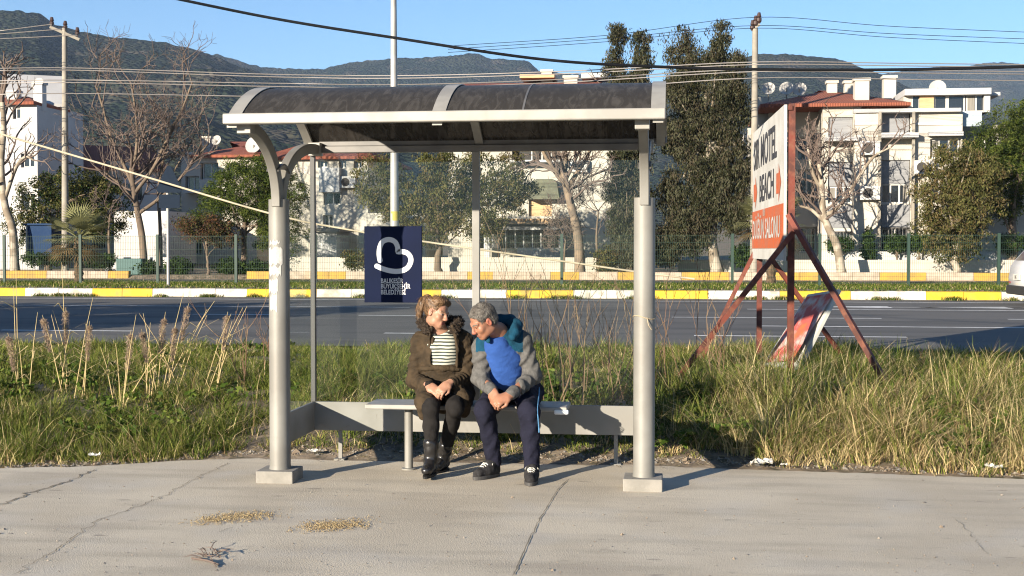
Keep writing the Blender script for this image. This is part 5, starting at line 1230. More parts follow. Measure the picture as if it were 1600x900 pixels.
# ================================================================== THE COUPLE ON THE BENCH
def V3(*a): return np.array(a, np.float32)
class SDF:
    """signed distances on a voxel grid, blended smoothly, then turned into one continuous skin"""
    def __init__(s, lo, hi, h):
        s.lo, s.h = np.array(lo, np.float32), h
        s.n = np.ceil((np.array(hi)-np.array(lo))/h).astype(int)+1
        s.A = np.full(tuple(s.n), .08, np.float32)
    def _loc(s, lo, hi, pad):
        a = np.clip(np.floor((np.asarray(lo)-pad-s.lo)/s.h).astype(int), 0, s.n-1); b = np.clip(np.ceil((np.asarray(hi)+pad-s.lo)/s.h).astype(int)+1, 1, s.n)
        sl = tuple(slice(int(a[i]), int(max(b[i], a[i]+1))) for i in range(3))
        g = [s.lo[i]+np.arange(sl[i].start, sl[i].stop, dtype=np.float32)*s.h for i in range(3)]
        return sl, g[0][:, None, None], g[1][None, :, None], g[2][None, None, :]
    def _put(s, sl, d, k, op):
        a = s.A[sl]
        if op == 'sub':
            hh = np.clip(.5-.5*(d+a)/k, 0, 1); s.A[sl] = a+(-d-a)*hh+k*hh*(1-hh)
        elif op == 'and':
            hh = np.clip(.5-.5*(d-a)/k, 0, 1); s.A[sl] = d+(a-d)*hh+k*hh*(1-hh)
        else:
            hh = np.clip(.5+.5*(a-d)/k, 0, 1); s.A[sl] = a+(d-a)*hh-k*hh*(1-hh)
    def ball(s, c, r, k=.02, op='add', R=None):
        c = np.array(c, np.float32); r = np.array(r if np.ndim(r) else (r, r, r), np.float32); m = float(r.max())
        sl, x, y, z = s._loc(c-m, c+m, k+.02); x, y, z = x-c[0], y-c[1], z-c[2]
        if R is not None: x, y, z = (R[0][0]*x+R[0][1]*y+R[0][2]*z, R[1][0]*x+R[1][1]*y+R[1][2]*z, R[2][0]*x+R[2][1]*y+R[2][2]*z)
        k0 = np.sqrt((x/r[0])**2+(y/r[1])**2+(z/r[2])**2)+1e-6; k1 = np.sqrt((x/r[0]**2)**2+(y/r[1]**2)**2+(z/r[2]**2)**2)+1e-6
        s._put(sl, (k0*(k0-1)/k1).astype(np.float32), k, op)
    def cap(s, p, q, r0, r1, k=.02, op='add', u=None, f=1., fold=0, nf=0):
        """tapered limb; with u its section is squashed by f across u; fold: rings of creases along it"""
        p, q = np.array(p, np.float32), np.array(q, np.float32); m = max(r0, r1)
        sl, x, y, z = s._loc(np.minimum(p, q)-m, np.maximum(p, q)+m, k+.02); d = q-p; L2 = float(d@d)+1e-9
        X, Y, Z = x-p[0], y-p[1], z-p[2]; t = np.clip((X*d[0]+Y*d[1]+Z*d[2])/L2, 0, 1)
        X, Y, Z = X-t*d[0], Y-t*d[1], Z-t*d[2]
        if u is not None:
            u = np.array(u, np.float32); u = u/np.linalg.norm(u); c = (X*u[0]+Y*u[1]+Z*u[2])*(1/f-1); X, Y, Z = X+c*u[0], Y+c*u[1], Z+c*u[2]
        dist = np.sqrt(X*X+Y*Y+Z*Z)-(r0+(r1-r0)*t)
        if u is not None and f < 1: dist = dist*max(f, .5)
        if fold: dist = dist+fold*np.sin(t*nf*6.283+7*(X+Z)/m*.5+3*Y/m)*np.sin(t*3.1416)
        s._put(sl, dist.astype(np.float32), k, op)
    def half(s, c, n, k=.01, op='sub', lo=None, hi=None):
        """cut away the side the normal points to (inside an optional box)"""
        c = np.array(c, np.float32); n = np.array(n, np.float32); n = n/np.linalg.norm(n)
        sl, x, y, z = s._loc(lo if lo is not None else s.lo, hi if hi is not None else s.lo+s.n*s.h, 0)
        d = (x-c[0])*n[0]+(y-c[1])*n[1]+(z-c[2])*n[2]
        s._put(sl, (-d if op == 'sub' else d).astype(np.float32), k, op)
    def cut(s, fn, lo, hi, k=.008):
        sl, x, y, z = s._loc(lo, hi, 0); s._put(sl, np.broadcast_to(fn(x, y, z), s.A[sl].shape).astype(np.float32), k, 'sub')
    def wrinkle(s, amp, f, seed=0):
        r = np.random.default_rng(seed); sl, x, y, z = s._loc(s.lo, s.lo+s.n*s.h, 0); w = np.zeros_like(s.A)
        for k in range(5):
            d = r.normal(0, 1, 3); d /= np.linalg.norm(d); ff = f*r.uniform(.6, 1.7)
            w += np.sin((x*d[0]+y*d[1]+z*d[2])*ff+r.uniform(0, 6)+1.6*np.sin((x*d[2]-y*d[0]+z*d[1])*ff*.45))
        s.A += (amp/2.2*w).astype(np.float32)
    def mesh(s, name, mats, parent, mi=None, smooth_it=1):
        A = s.A.copy(); A[0] = A[-1] = .08; A[:, 0] = A[:, -1] = .08; A[:, :, 0] = A[:, :, -1] = .08
        g = vdb.FloatGrid(.08); g.copyFromArray(A, tolerance=0)
        P, Q = g.convertToQuads(isovalue=0.)
        P = np.asarray(P, np.float32)*s.h+s.lo; Q = np.asarray(Q)
        a, b, c = P[Q[:, 0]], P[Q[:, 1]], P[Q[:, 2]]; ctr = P.mean(0)
        if np.einsum('ij,ij->', a-ctr, np.cross(b-ctr, c-ctr)) < 0: Q = Q[:, ::-1]
        for _ in range(smooth_it):                     # one soft Laplacian step takes the voxel steps out
            acc = np.zeros_like(P); cnt = np.zeros(len(P), np.float32)
            for i in range(4):
                np.add.at(acc, Q[:, i], P[Q[:, (i+1) % 4]]); np.add.at(acc, Q[:, i], P[Q[:, (i+3) % 4]]); np.add.at(cnt, Q[:, i], 2)
            P = P*.5+acc/np.maximum(cnt, 1)[:, None]*.5
        idx = mi(P[Q].mean(1)) if mi else None
        return np_mesh(name, P, Q, mats if isinstance(mats, list) else [mats], idx, parent, smooth=0)

class Frame:
    """head frame: s to the person's left, f forward (face), u up"""
    def __init__(h, c, f, u):
        h.c = np.array(c, float); h.f = np.array(f, float)/np.linalg.norm(f); u = np.array(u, float); u = u-h.f*(u@h.f); h.u = u/np.linalg.norm(u); h.s = np.cross(h.u, h.f)
        h.R = np.array([h.s, h.f, h.u])
    def __call__(h, s, f, u): return h.c+h.s*s+h.f*f+h.u*u
    def inv(h, P): return (P-h.c)@h.R.T
def head(S, H, g=1., male=False):
    e = lambda s, f, u, r, k=.02, op='add': S.ball(H(s*g, f*g, u*g), np.array(r)*g if np.ndim(r) else r*g, k, op, H.R)
    e(0, -.014, .034, (.073, .094, .083), .02)                              # cranium
    e(0, .028, -.035, (.058, .060, .074), .03)                              # face
    e(0, .060, -.094, (.024 if not male else .029, .020, .018), .03)        # chin
    for q in (-1, 1):
        e(q*.046, .010, -.070, (.014, .03, .022), .03)                      # jaw corner
        e(q*.040, .060, -.026, (.022, .018, .020), .025)                    # cheekbone
        S.cap(H(q*.046*g, .070*g, .020*g), H(q*.012*g, .086*g, .017*g), .009*g, .010*g, .012)   # brow
        e(q*.031, .094, .001, .0145, .010, 'sub')                           # eye socket
        e(q*.031, .074, .000, .0125, .003)                                  # eyeball
        S.cap(H(q*.046*g, .076*g, .006*g), H(q*.018*g, .087*g, .0075*g), .004*g, .004*g, .004)  # lid
        e(q*.0115, .098, -.036, .0085, .008)                                # nostril wing
        e(q*.075, -.006, -.006, (.009, .019, .030), .008)                   # ear
        e(q*.081, -.002, -.006, (.005, .010, .018), .006, 'sub')
    S.cap(H(0, .084*g, .012*g), H(0, .106*g, -.030*g), .0075*g, .0125*g, .012)                   # nose
    S.cap(H(-.019*g, .080*g, -.061*g), H(.019*g, .080*g, -.061*g), .0065*g, .0065*g, .010)       # upper lip
    S.cap(H(-.015*g, .079*g, -.072*g), H(.015*g, .079*g, -.072*g), .007*g, .007*g, .010)         # lower lip
    S.cap(H(-.022*g, .092*g, -.0665*g), H(.022*g, .092*g, -.0665*g), .0035*g, .0035*g, .004, 'sub')
def face_idx(H, g=1., down=False):
    """skin 0, lips 1, dark of the eye 2, white of the eye 3, brow 4, flushed skin 5"""
    def fn(P):
        q = H.inv(P)/g; s, f, u = np.abs(q[:, 0]), q[:, 1], q[:, 2]; i = np.zeros(len(P), int)
        i[(s > .068) & (u < .03) & (u > -.045)] = 5
        i[(f > .095) & (u < -.015) & (u > -.045)] = 5
        i[(f > .066) & (s < .021) & (u < -.055) & (u > -.079) & (f > .078-.2*s)] = 1
        eye = (f > .06) & (((s-.031)/.0155)**2+((u-.000)/.0065)**2 < (.45 if down else 1)); i[eye] = 2 if down else 3
        i[(f > .06) & (((s-.031)/.0065)**2+(u/.0065)**2 < 1)] = 2
        i[(f > .05) & (s > .012) & (s < .050) & (np.abs(u-.0205+.10*(s-.03)**2/.03) < .0045)] = 4
        return i
    return fn
def hand(S, w, d, n, sgn, curl=(.5, .7, .5), g=1., spread=.0, thumb_in=.5):
    """palm, four unequal fingers and a thumb; d wrist to knuckles, n out of the back of the hand"""
    w = np.array(w, float); d = np.array(d, float); d /= np.linalg.norm(d); n = np.array(n, float); n -= d*(n@d); n /= np.linalg.norm(n); t = np.cross(d, n)*sgn
    S.cap(w-d*.03*g, w+d*.03*g, .028*g, .034*g, .015, u=n, f=.62)
    S.cap(w+d*.02*g+t*.012*g, w+d*.078*g+t*.014*g, .027*g, .024*g, .012, u=n, f=.55); S.cap(w+d*.02*g-t*.012*g, w+d*.072*g-t*.018*g, .026*g, .022*g, .012, u=n, f=.55)
    for off, L in ((.0295, .070), (.0100, .078), (-.0095, .073), (-.0280, .058)):
        p = w+d*(.082-.25*abs(off))*g+t*off*g; a = 0.; dd = d+t*spread*off/.03; dd /= np.linalg.norm(dd)
        for ph, (fr, r0, r1) in enumerate(((.45, .0092, .0084), (.31, .0084, .0076), (.24, .0076, .0064))):
            a += curl[ph]; v = dd*math.cos(a)-n*math.sin(a); q = p+v*L*fr*g
            S.cap(p, q, r0*g, r1*g, .0035); p = q
    p = w+d*.022*g+t*.030*g; v = d*.62+t*(.62-thumb_in*.5)-n*.35; v /= np.linalg.norm(v); q = p+v*.038*g
    S.cap(w+d*.015*g+t*.015*g, p, .018*g, .014*g, .012); S.cap(p, q, .0125*g, .0105*g, .006); v2 = d*.85-t*(.25*thumb_in)-n*.25; v2 /= np.linalg.norm(v2); S.cap(q, q+v2*.030*g, .0105*g, .0085*g, .004)

def strands(host, H, mats, parent, n, L, w, flow, seed, lift=.25, jit=.22, name='hair_strands'):
    """fine locks laid over a grown surface along a flow direction"""
    r = np.random.default_rng(seed); me = host.data; off = np.array(root_of(host).location)
    P = np.empty(len(me.polygons)*3); N = P.copy(); me.polygons.foreach_get('center', P); me.polygons.foreach_get('normal', N); P = P.reshape(-1, 3)+off; N = N.reshape(-1, 3)
    k = r.choice(len(P), n); P, N = P[k], N[k]; F_ = flow(P); F_ = F_-N*np.einsum('ij,ij->i', F_, N)[:, None]; F_ /= np.linalg.norm(F_, axis=1, keepdims=True)+1e-9
    F_ = F_+r.normal(0, jit, F_.shape); s = np.cross(F_, N); s /= np.linalg.norm(s, axis=1, keepdims=True)+1e-9
    l = (L*r.uniform(.5, 1.3, n))[:, None]; ww = (w*r.uniform(.5, 1.3, n))[:, None]; lf = (lift*r.uniform(.0, 1., n))[:, None]
    a = P-N*.002; b = P+F_*l*.5+N*(l*lf*.5+.0015); c = P+F_*l+N*(l*lf*.55-.001)
    V = np.stack([a-s*ww, a+s*ww, b+s*ww*.8, b-s*ww*.8, b-s*ww*.8, b+s*ww*.8, c+s*ww*.2, c-s*ww*.2], 1).reshape(-1, 3)
    Fc = np.arange(n*8).reshape(-1, 4)
    o = np_mesh(name, V, Fc, mats, np.repeat(r.integers(0, len(mats), n), 2), parent); o['kind'] = 'stuff'
    return o
def skin(name, c):
    m = mat(name, c, .5, 0, col2=tuple(x*.86 for x in c), scale=22, spec=.35, bump=.08, bscale=160)
    m.node_tree.nodes["Principled BSDF"].inputs['Subsurface Weight'].default_value = .12
    m.node_tree.nodes["Principled BSDF"].inputs['Subsurface Radius'].default_value = (.01, .004, .002)
    return m
def face_mats(tag_, c, lips, brow, flush):
    return [skin(tag_+' skin', c), mat(tag_+' lips', lips, .5), mat('iris and lashes', (.03, .02, .015), .25), mat('eye white', (.20, .17, .15), .4), mat(tag_+' brow', brow, .8), skin(tag_+' flushed skin', flush)]
def cloth(name, c, c2=None, sc=9., bump=.5, bs=70., **k): return mat(name, c, .92, 0, col2=c2 or tuple(x*.75 for x in c), scale=sc, spec=.15, bump=bump, bscale=bs, **k)
def J(px, py, Y): return np.array(at_y(px, py, Y))
def Jz(px, Y, z): return np.array([PX(px, Y), Y, z])
nrm_ = lambda v: np.array(v, float)/np.linalg.norm(v)

# ------------------------------------------------------------------ woman
wo = thing('person', 'woman in dark olive winter coat and striped top with hands folded in her lap', 'person', (PX(690, 9.35), 9.35, 0), 'couple talking on the bench')
WY = 9.40
pel = Jz(695, WY, .60); che = Jz(693, WY-.03, .87); nek = Jz(687, WY-.05, 1.00)
Hw = Frame(J(683, 488.5, WY-.09), (.84, -.50, -.20), (.14, .10, 1))      # turned towards the man, a little down
shL, shR = J(656, 533, WY-.02), J(726, 531, WY-.01)                       # left and right as seen
elL, elR = J(648, 594, WY-.06), J(732, 590, WY-.08)
wrL, wrR = J(671, 603, WY-.31), J(702, 601, WY-.30)
knL, knR = J(673, 636, WY-.40), J(711, 637, WY-.37)
hpL, hpR = Jz(677, WY-.02, .575), Jz(713, WY-.02, .575)
anL, anR = J(673, 722, 9.02), J(692, 716, 9.33)
gW = .93
S = SDF((pel[0]-.36, 8.78, -.01), (pel[0]+.36, 9.72, 1.33), .0046)
head(S, Hw, gW); S.cap(Hw(0, -.02, -.06), nek, .050, .054, .02); S.cap(nek, nek+V3(0, .0, -.06), .056, .09, .04, u=(0, 1, 0), f=.7)
S.cap(che, pel, .11, .12, .05, u=(0, 1, 0), f=.75); S.cap(shL, shR, .045, .045, .05)
for a, b, c in ((shL, elL, wrL), (shR, elR, wrR)): S.cap(a, b, .042, .036, .02); S.cap(b, c, .036, .025, .015)
for a, b, c in ((hpL, knL, anL), (hpR, knR, anR)): S.cap(a, b, .060, .040, .02); S.cap(b, c, .036, .022, .015)
hand(S, wrL+V3(.004, -.012, 0), (.72, -.42, -.42), (-.10, -.66, .75), 1, (.35, .55, .35), .92)
hand(S, wrR+V3(-.004, -.02, .008), (-.50, -.62, -.48), (.22, -.60, .78), -1, (.4, .7, .5), .92)
S.mesh('body', face_mats('fair', (.33, .175, .115), (.25, .085, .07), (.13, .08, .05), (.34, .165, .11)), wo, face_idx(Hw, gW))
# striped top
S = SDF((pel[0]-.22, 9.15, .55), (pel[0]+.22, 9.6, 1.06), .006)
S.cap(che+V3(0, -.025, .08), che+V3(0, -.03, -.06), .112, .115, .05, u=(0, 1, 0), f=.78); S.cap(che+V3(0, -.03, -.06), pel+V3(0, -.01, .10), .115, .095, .05, u=(0, 1, 0), f=.78)
for q in (-.055, .055): S.ball(che+V3(q, -.075, .015), .048, .05)
S.cap(nek+V3(0, -.012, -.035), nek+V3(0, .0, -.09), .072, .10, .03, u=(0, 1, 0), f=.75); S.ball(nek+V3(.01, -.04, .045), .066, .015, 'sub'); S.wrinkle(.0022, 60, 3)
def stripe_mat():
    m, t, p = _nodes('black and white striped knit'); N, L = t.nodes, t.links; tc = N.new('ShaderNodeTexCoord'); sx = N.new('ShaderNodeSeparateXYZ'); L.new(tc.outputs['Object'], sx.inputs[0])
    n = N.new('ShaderNodeTexNoise'); n.inputs['Scale'].default_value = 9; L.new(tc.outputs['Object'], n.inputs['Vector'])
    a = N.new('ShaderNodeMath'); a.operation = 'MULTIPLY_ADD'; a.inputs[1].default_value = .02; L.new(n.outputs[0], a.inputs[0]); L.new(sx.outputs[2], a.inputs[2])
    b = N.new('ShaderNodeMath'); b.operation = 'MULTIPLY'; b.inputs[1].default_value = 1/.0235; L.new(a.outputs[0], b.inputs[0])
    f = N.new('ShaderNodeMath'); f.operation = 'FRACT'; L.new(b.outputs[0], f.inputs[0]); g = N.new('ShaderNodeMath'); g.operation = 'GREATER_THAN'; g.inputs[1].default_value = .46; L.new(f.outputs[0], g.inputs[0])
    x = N.new('ShaderNodeMix'); x.data_type = 'RGBA'; x.inputs[6].default_value = (.030, .040, .034, 1); x.inputs[7].default_value = (.40, .40, .34, 1); L.new(g.outputs[0], x.inputs[0]); L.new(x.outputs[2], p.inputs['Base Color']); p.inputs['Roughness'].default_value = .9
    return m
S.mesh('striped_top', stripe_mat(), wo)
# coat
M_coat = cloth('dark olive quilted coat', (.050, .035, .021), (.030, .022, .014), 14, .7, 45)
S = SDF((pel[0]-.36, 8.90, .38), (pel[0]+.36, 9.72, 1.10), .006)
S.cap(che+V3(0, 0, .06), che+V3(0, -.01, -.06), .152, .155, .05, u=(0, 1, 0), f=.84); S.cap(che+V3(0, -.01, -.06), pel+V3(0, 0, .10), .155, .148, .05, u=(0, 1, 0), f=.88)
S.cap(pel+V3(0, -.01, .10), pel+V3(0, -.02, -.02), .148, .175, .05, u=(0, 1, 0), f=.85)
S.cap(shL+V3(.03, 0, -.01), shR+V3(-.03, 0, -.01), .072, .072, .05)
for a, b, c in ((shL, elL, wrL), (shR, elR, wrR)):
    S.cap(a, b, .064, .056, .03, fold=.006, nf=5); d = nrm_(c-b); S.cap(b, c-d*.025, .057, .044, .03, fold=.005, nf=6)
# skirt of the coat over the thighs, open in front
for hp, kn, q in ((hpL, knL, -1), (hpR, knR, 1)):
    e = hp+(kn-hp)*(.88 if q < 0 else .62); S.cap(hp+V3(q*.025, .03, .0), e+V3(q*.035, .0, .012), .092, .080, .04); S.cap(hp+V3(q*.055, .0, -.03), e+V3(q*.055, .02, -.075), .07, .042, .04)
S.wrinkle(.0042, 50, 5); S.wrinkle(.0018, 120, 6)
S.cap(J(691, 600, 9.2), J(692, 655, 8.92), .030, .085, .03, 'sub'); S.cap(J(690, 640, 9.3), J(692, 660, 8.95), .05, .09, .03, 'sub')
S.cap(J(690, 632, 9.30), J(690, 640, 8.9), .05, .075, .02, 'sub')
zt1, zt2, zt3 = PZ(690, 506, 9.2), PZ(690, 545, 9.2), PZ(690, 571, 9.2)
xo = PX(693, 9.2)
def opening(x, y, z):
    w = np.interp(z, [zt3, zt2, zt1], [.098, .092, .050]); return np.maximum(np.maximum(np.abs(x-xo+.004*np.sin(z*40))-w, y-(WY-.035)), np.maximum(zt3-z, z-zt1-.2))
S.cut(opening, (pel[0]-.2, 9.0, zt3-.02), (pel[0]+.2, WY, 1.09))
S.ball(nek+V3(.005, -.03, .05), (.080, .095, .10), .02, 'sub')
co = S.mesh('coat', M_coat, wo)
# belt, lapels
belt = MB()
def ring(z, rx, ry, c, t0, t1, n=26): return [(c[0]+rx*math.cos(t), c[1]+ry*math.sin(t), z+.006*math.sin(3*t)) for t in np.linspace(t0, t1, n)]
zb_ = PZ(690, 577, 9.2)
S = SDF((pel[0]-.25, 9.05, zb_-.1), (pel[0]+.25, 9.65, zb_+.08), .006)
pr = ring(zb_, .178, .150, pel+V3(0, -.015, 0), 0, 2*math.pi, 30)
for a, b in zip(pr[:-1], pr[1:]): S.cap(a, b, .018, .018, .006, u=(0, 0, 1), f=1.)
S.ball(J(693, 577, WY-.165), (.024, .018, .020), .012)
S.mesh('belt', cloth('dark belt cloth', (.050, .036, .022)), co)
S = SDF((pel[0]-.25, 9.0, .70), (pel[0]+.28, 9.68, 1.16), .006)
for pts, r in (([(674, 512), (671, 530), (671, 552), (672, 572)], .014), ([(707, 510), (712, 526), (715, 548), (714, 572)], .015)):
    Q = [J(x, y, WY-.135-.006*i) for i, (x, y) in enumerate(pts)]
    for a, b in zip(Q[:-1], Q[1:]): S.cap(a, b, r, r*.92, .012, u=(1, 0, 0), f=.8)
S.wrinkle(.0015, 80, 8); S.mesh('lapels', M_coat, co)
S = SDF((pel[0]-.25, 9.05, .80), (pel[0]+.28, 9.75, 1.20), .006)
hp_ = [J(670, 517, WY-.13), J(662, 506, WY-.05), J(659, 502, WY+.04), J(670, 503, WY+.12), J(688, 505, WY+.14), J(706, 503, WY+.11), J(716, 503, WY+.03), J(714, 507, WY-.06), J(710, 516, WY-.12)]
for a, b in zip(hp_[:-1], hp_[1:]): S.cap(a, b, .034, .036, .02)
S.cap(J(672, 510, WY+.12), J(704, 512, WY+.13), .06, .06, .04); S.wrinkle(.007, 140, 9); S.wrinkle(.005, 260, 10)
fh = S.mesh('fur_hood', cloth('dark fur trim', (.022, .016, .012), (.045, .033, .024), 60, 1., 150), co)
strands(fh, None, [mat('dark fur hair', (.020, .015, .011), .7), mat('brown fur hair', (.055, .038, .026), .7)], fh, 3600, .017, .0012, lambda P: np.random.default_rng(3).normal(0, 1, P.shape), 7, 1.3, name='fur_hairs')
for w_, e_, nm in ((wrL, elL, 1), (wrR, elR, 2)):
    S = SDF(w_-.09, w_+.09, .005); d = nrm_(w_-e_); S.cap(w_-d*.045, w_-d*.008, .040, .037, .01); S.mesh('cuff', cloth('black knit cuff', (.018, .016, .015)), co)
# leggings and boots
S = SDF((pel[0]-.2, 8.85, .05), (pel[0]+.22, 9.6, .72), .006)
for a, b, c in ((hpL, knL, anL), (hpR, knR, anR)):
    S.cap(a, b, .086, .062, .03); S.ball(b, .060, .02); cf = b+(c-b)*.32+V3(0, .018, 0); S.cap(b, cf, .056, .056, .02); S.cap(cf, c, .056, .040, .02)
S.cap(hpL, hpR, .09, .09, .03); S.wrinkle(.0022, 70, 12); S.mesh('leggings', cloth('black leggings', (.016, .0145, .014), None, 20, .3), wo)
M_boot = mat('polished black leather', (.014, .013, .013), .28, spec=.6, bump=.15, bscale=40)
def boot(a, k, toe, name='boot'):
    d = nrm_(toe); up = nrm_(k-a); S = SDF(a-V3(.2, .25, .12), a+V3(.2, .2, .25), .005)
    S.cap(a+up*.13, a+up*.02, .052, .046, .02); f0 = a+V3(0, 0, -.038)
    S.cap(a+d*.0, f0+d*.10, .042, .036, .03); S.cap(f0+d*.02, f0+d*.135, .038, .032, .02, u=(0, 0, 1), f=.85); S.ball(f0-d*.035, .038, .02)
    S.half((0, 0, max(.004, a[2]-.085)), (0, 0, -1), .006); S.wrinkle(.0022, 90, 4)
    b_ = S.mesh(name, M_boot, wo)
    m = MB(); s = np.array([-d[1], d[0], 0]); z0 = max(.0, a[2]-.09)
    P = [f0+d*.165*math.cos(t)*(1 if math.cos(t) > 0 else .48)+s*.040*math.sin(t) for t in np.linspace(0, 2*math.pi, 20, endpoint=False)]
    m.prism([(p[0], p[1], z0-.002) for p in P], (0, 0, .016)); m.build('sole', mat('black rubber sole', (.012, .012, .012), .7), b_)
boot(anL, knL, (-.06, -1, 0)); boot(anR, knR, (-.22, -1, 0))
# hair
M_hairW = mat('honey brown hair', (.105, .056, .026), .5, col2=(.165, .095, .045), scale=3, lo=.4, hi=.6, stretch=(14, 14, 3), bump=.8, bscale=12, col3=(.095, .052, .022), scale3=3.5, spec=.4)
S = SDF(Hw.c-.23, Hw.c+.23, .0046)
g = gW; e = lambda s, f, u, r, k=.02, op='add': S.ball(Hw(s*g, f*g, u*g), np.array(r)*g if np.ndim(r) else r*g, k, op, Hw.R)
e(0, -.016, .041, (.077, .098, .084)); e(0, -.045, -.005, (.064, .056, .048), .03); e(.0, .035, .105, (.055, .045, .022), .02); e(.035, .04, .09, (.035, .035, .022), .02); e(-.035, .04, .088, (.035, .035, .022), .02)
n_ = Hw.f*.92-Hw.u*.48; S.half(Hw(0, .046*g, .022*g), n_, .012); S.half(Hw(0, 0, -.048*g), -Hw.u, .01)
for q in (-1, 1): e(q*.085, .006, -.012, (.02, .030, .034), .01, 'sub')
pt = [Hw(0, -.095*g, .072*g), Hw(.005, -.132*g, .088*g), Hw(.010, -.172*g, .060*g), Hw(.012, -.186*g, .0), Hw(.014, -.180*g, -.060*g), Hw(.014, -.160*g, -.115*g)]
for a, b, r0, r1 in zip(pt[:-1], pt[1:], (.018, .026, .031, .029, .022), (.026, .031, .029, .022, .008)): S.cap(a, b, r0*g, r1*g, .015)
S.wrinkle(.0022, 90, 14); S.wrinkle(.0015, 240, 15)
hw = S.mesh('hair', M_hairW, wo)
M_hs = [mat('fair hair strand', (.20, .115, .055), .5, spec=.5), mat('brown hair strand', (.105, .055, .025), .5, spec=.5), mat('dark hair strand', (.065, .036, .018), .5, spec=.5)]
def flowW(P):
    q = Hw.inv(P); tgt = pt[0]-P; tail = q[:, 1] < -.105
    tgt[tail] = (Hw(.02, -.15, -.12)-P)[tail]*1.+np.array([0, 0, -.04]); return tgt
strands(hw, Hw, M_hs, hw, 3600, .040, .0014, flowW, 5, .05, .10)
S = SDF(pt[1]-.08, pt[1]+.08, .005); S.cap(pt[0]+(pt[1]-pt[0])*.3, pt[0]+(pt[1]-pt[0])*.6, .027, .029, .01); S.mesh('hair_tie', cloth('dark hair tie', (.05, .03, .025)), wo)

# ------------------------------------------------------------------ man
ma = thing('person', 'grey haired man in grey and teal hooded jacket leaning forward with clasped hands', 'person', (PX(795, 9.3), 9.3, 0), 'couple talking on the bench')
pel = Jz(803, 9.43, .60); che = J(789, 556, 9.21); nek = J(778, 520, 9.10)
Hm = Frame(J(755, 502, 8.98), (-.68, -.50, -.50), (-.34, -.26, .9))
shL, shR = J(752, 542, 9.13), J(817, 534, 9.16)
elL, elR = J(751, 592, 9.10), J(833, 588, 9.16)
wrL, wrR = J(770, 611, 8.93), J(797, 617, 8.91)
knL, knR = J(757, 641, 8.99), J(826, 643, 8.95)
hpL, hpR = Jz(783, 9.42, .575), Jz(823, 9.42, .575)
anL, anR = J(772, 719, 9.13), J(832, 727, 8.98)
gM = 1.0
S = SDF((pel[0]-.48, 8.72, -.01), (pel[0]+.34, 9.72, 1.32), .0048)
head(S, Hm, gM, True); S.cap(Hm(0, -.025, -.06), nek, .058, .062, .02); S.cap(nek, che+V3(0, 0, .06), .065, .11, .04, u=(0, 1, 0), f=.75)
S.cap(che, pel, .12, .13, .05, u=(0, 1, 0), f=.8); S.cap(shL, shR, .05, .05, .05)
for a, b, c in ((shL, elL, wrL), (shR, elR, wrR)): S.cap(a, b, .048, .042, .02); S.cap(b, c, .042, .029, .015)
for a, b, c in ((hpL, knL, anL), (hpR, knR, anR)): S.cap(a, b, .066, .044, .02); S.cap(b, c, .040, .026, .015)
hand(S, wrL+V3(.0, -.01, -.004), (.36, -.52, -.74), (-.55, -.62, .35), 1, (.45, .75, .5), 1.02)
hand(S, wrR+V3(-.01, -.015, -.004), (-.74, -.48, -.40), (-.02, -.72, .66), -1, (.5, .85, .6), 1.02)
S.mesh('body', face_mats('tanned', (.285, .135, .083), (.22, .085, .065), (.10, .085, .07), (.33, .115, .075)), ma, face_idx(Hm, gM, True))
# grey stubbled hair
M_hairM = mat('short grey hair', (.085, .075, .065), .7, col2=(.145, .132, .115), scale=26, lo=.4, hi=.6, bump=.9, bscale=90, col3=(.07, .055, .045), scale3=9)
S = SDF(Hm.c-.2, Hm.c+.2, .0044)
e = lambda s, f, u, r, k=.02, op='add': S.ball(Hm(s, f, u), r, k, op, Hm.R)
e(0, -.016, .040, (.080, .100, .086)); e(0, -.05, -.015, (.069, .056, .055), .03)
S.half(Hm(0, .052, .030), Hm.f*.90-Hm.u*.44, .010); S.half(Hm(0, 0, -.058), -Hm.u, .01)
for q in (-1, 1): e(q*.082, .004, -.010, (.02, .030, .036), .008, 'sub'); e(q*.060, .085, .075, (.022, .035, .03), .015, 'sub')
S.wrinkle(.0013, 230, 21); S.wrinkle(.0013, 110, 22)
hm = S.mesh('hair', M_hairM, ma)
M_gs = [mat('silver hair strand', (.18, .168, .15), .5), mat('grey hair strand', (.085, .077, .07), .5), mat('dark grey hair strand', (.05, .043, .037), .5)]
strands(hm, Hm, M_gs, hm, 4200, .014, .0012, lambda P: (Hm.f*.5-Hm.u*.35)[None]*np.ones((len(P), 1))+np.stack([np.sin(P[:, 0]*90), np.cos(P[:, 1]*80), np.sin(P[:, 2]*85)], 1)*.35, 6, .3)
# blue t-shirt with a soft belly
S = SDF((pel[0]-.36, 8.95, .52), (pel[0]+.30, 9.65, 1.10), .006)
S.cap(nek+V3(-.005, -.025, -.085), che, .088, .150, .05, u=(0, 1, 0), f=.75); S.cap(che+V3(0, -.02, 0), pel+V3(-.02, -.07, .06), .152, .162, .06, u=(0, 1, 0), f=.85); S.ball(J(787, 587, 9.17), (.118, .070, .095), .06)
S.wrinkle(.0035, 36, 23); S.wrinkle(.0012, 100, 24)
S.mesh('t_shirt', cloth('royal blue jersey', (.026, .072, .25), (.020, .056, .20), 6, .25), ma)
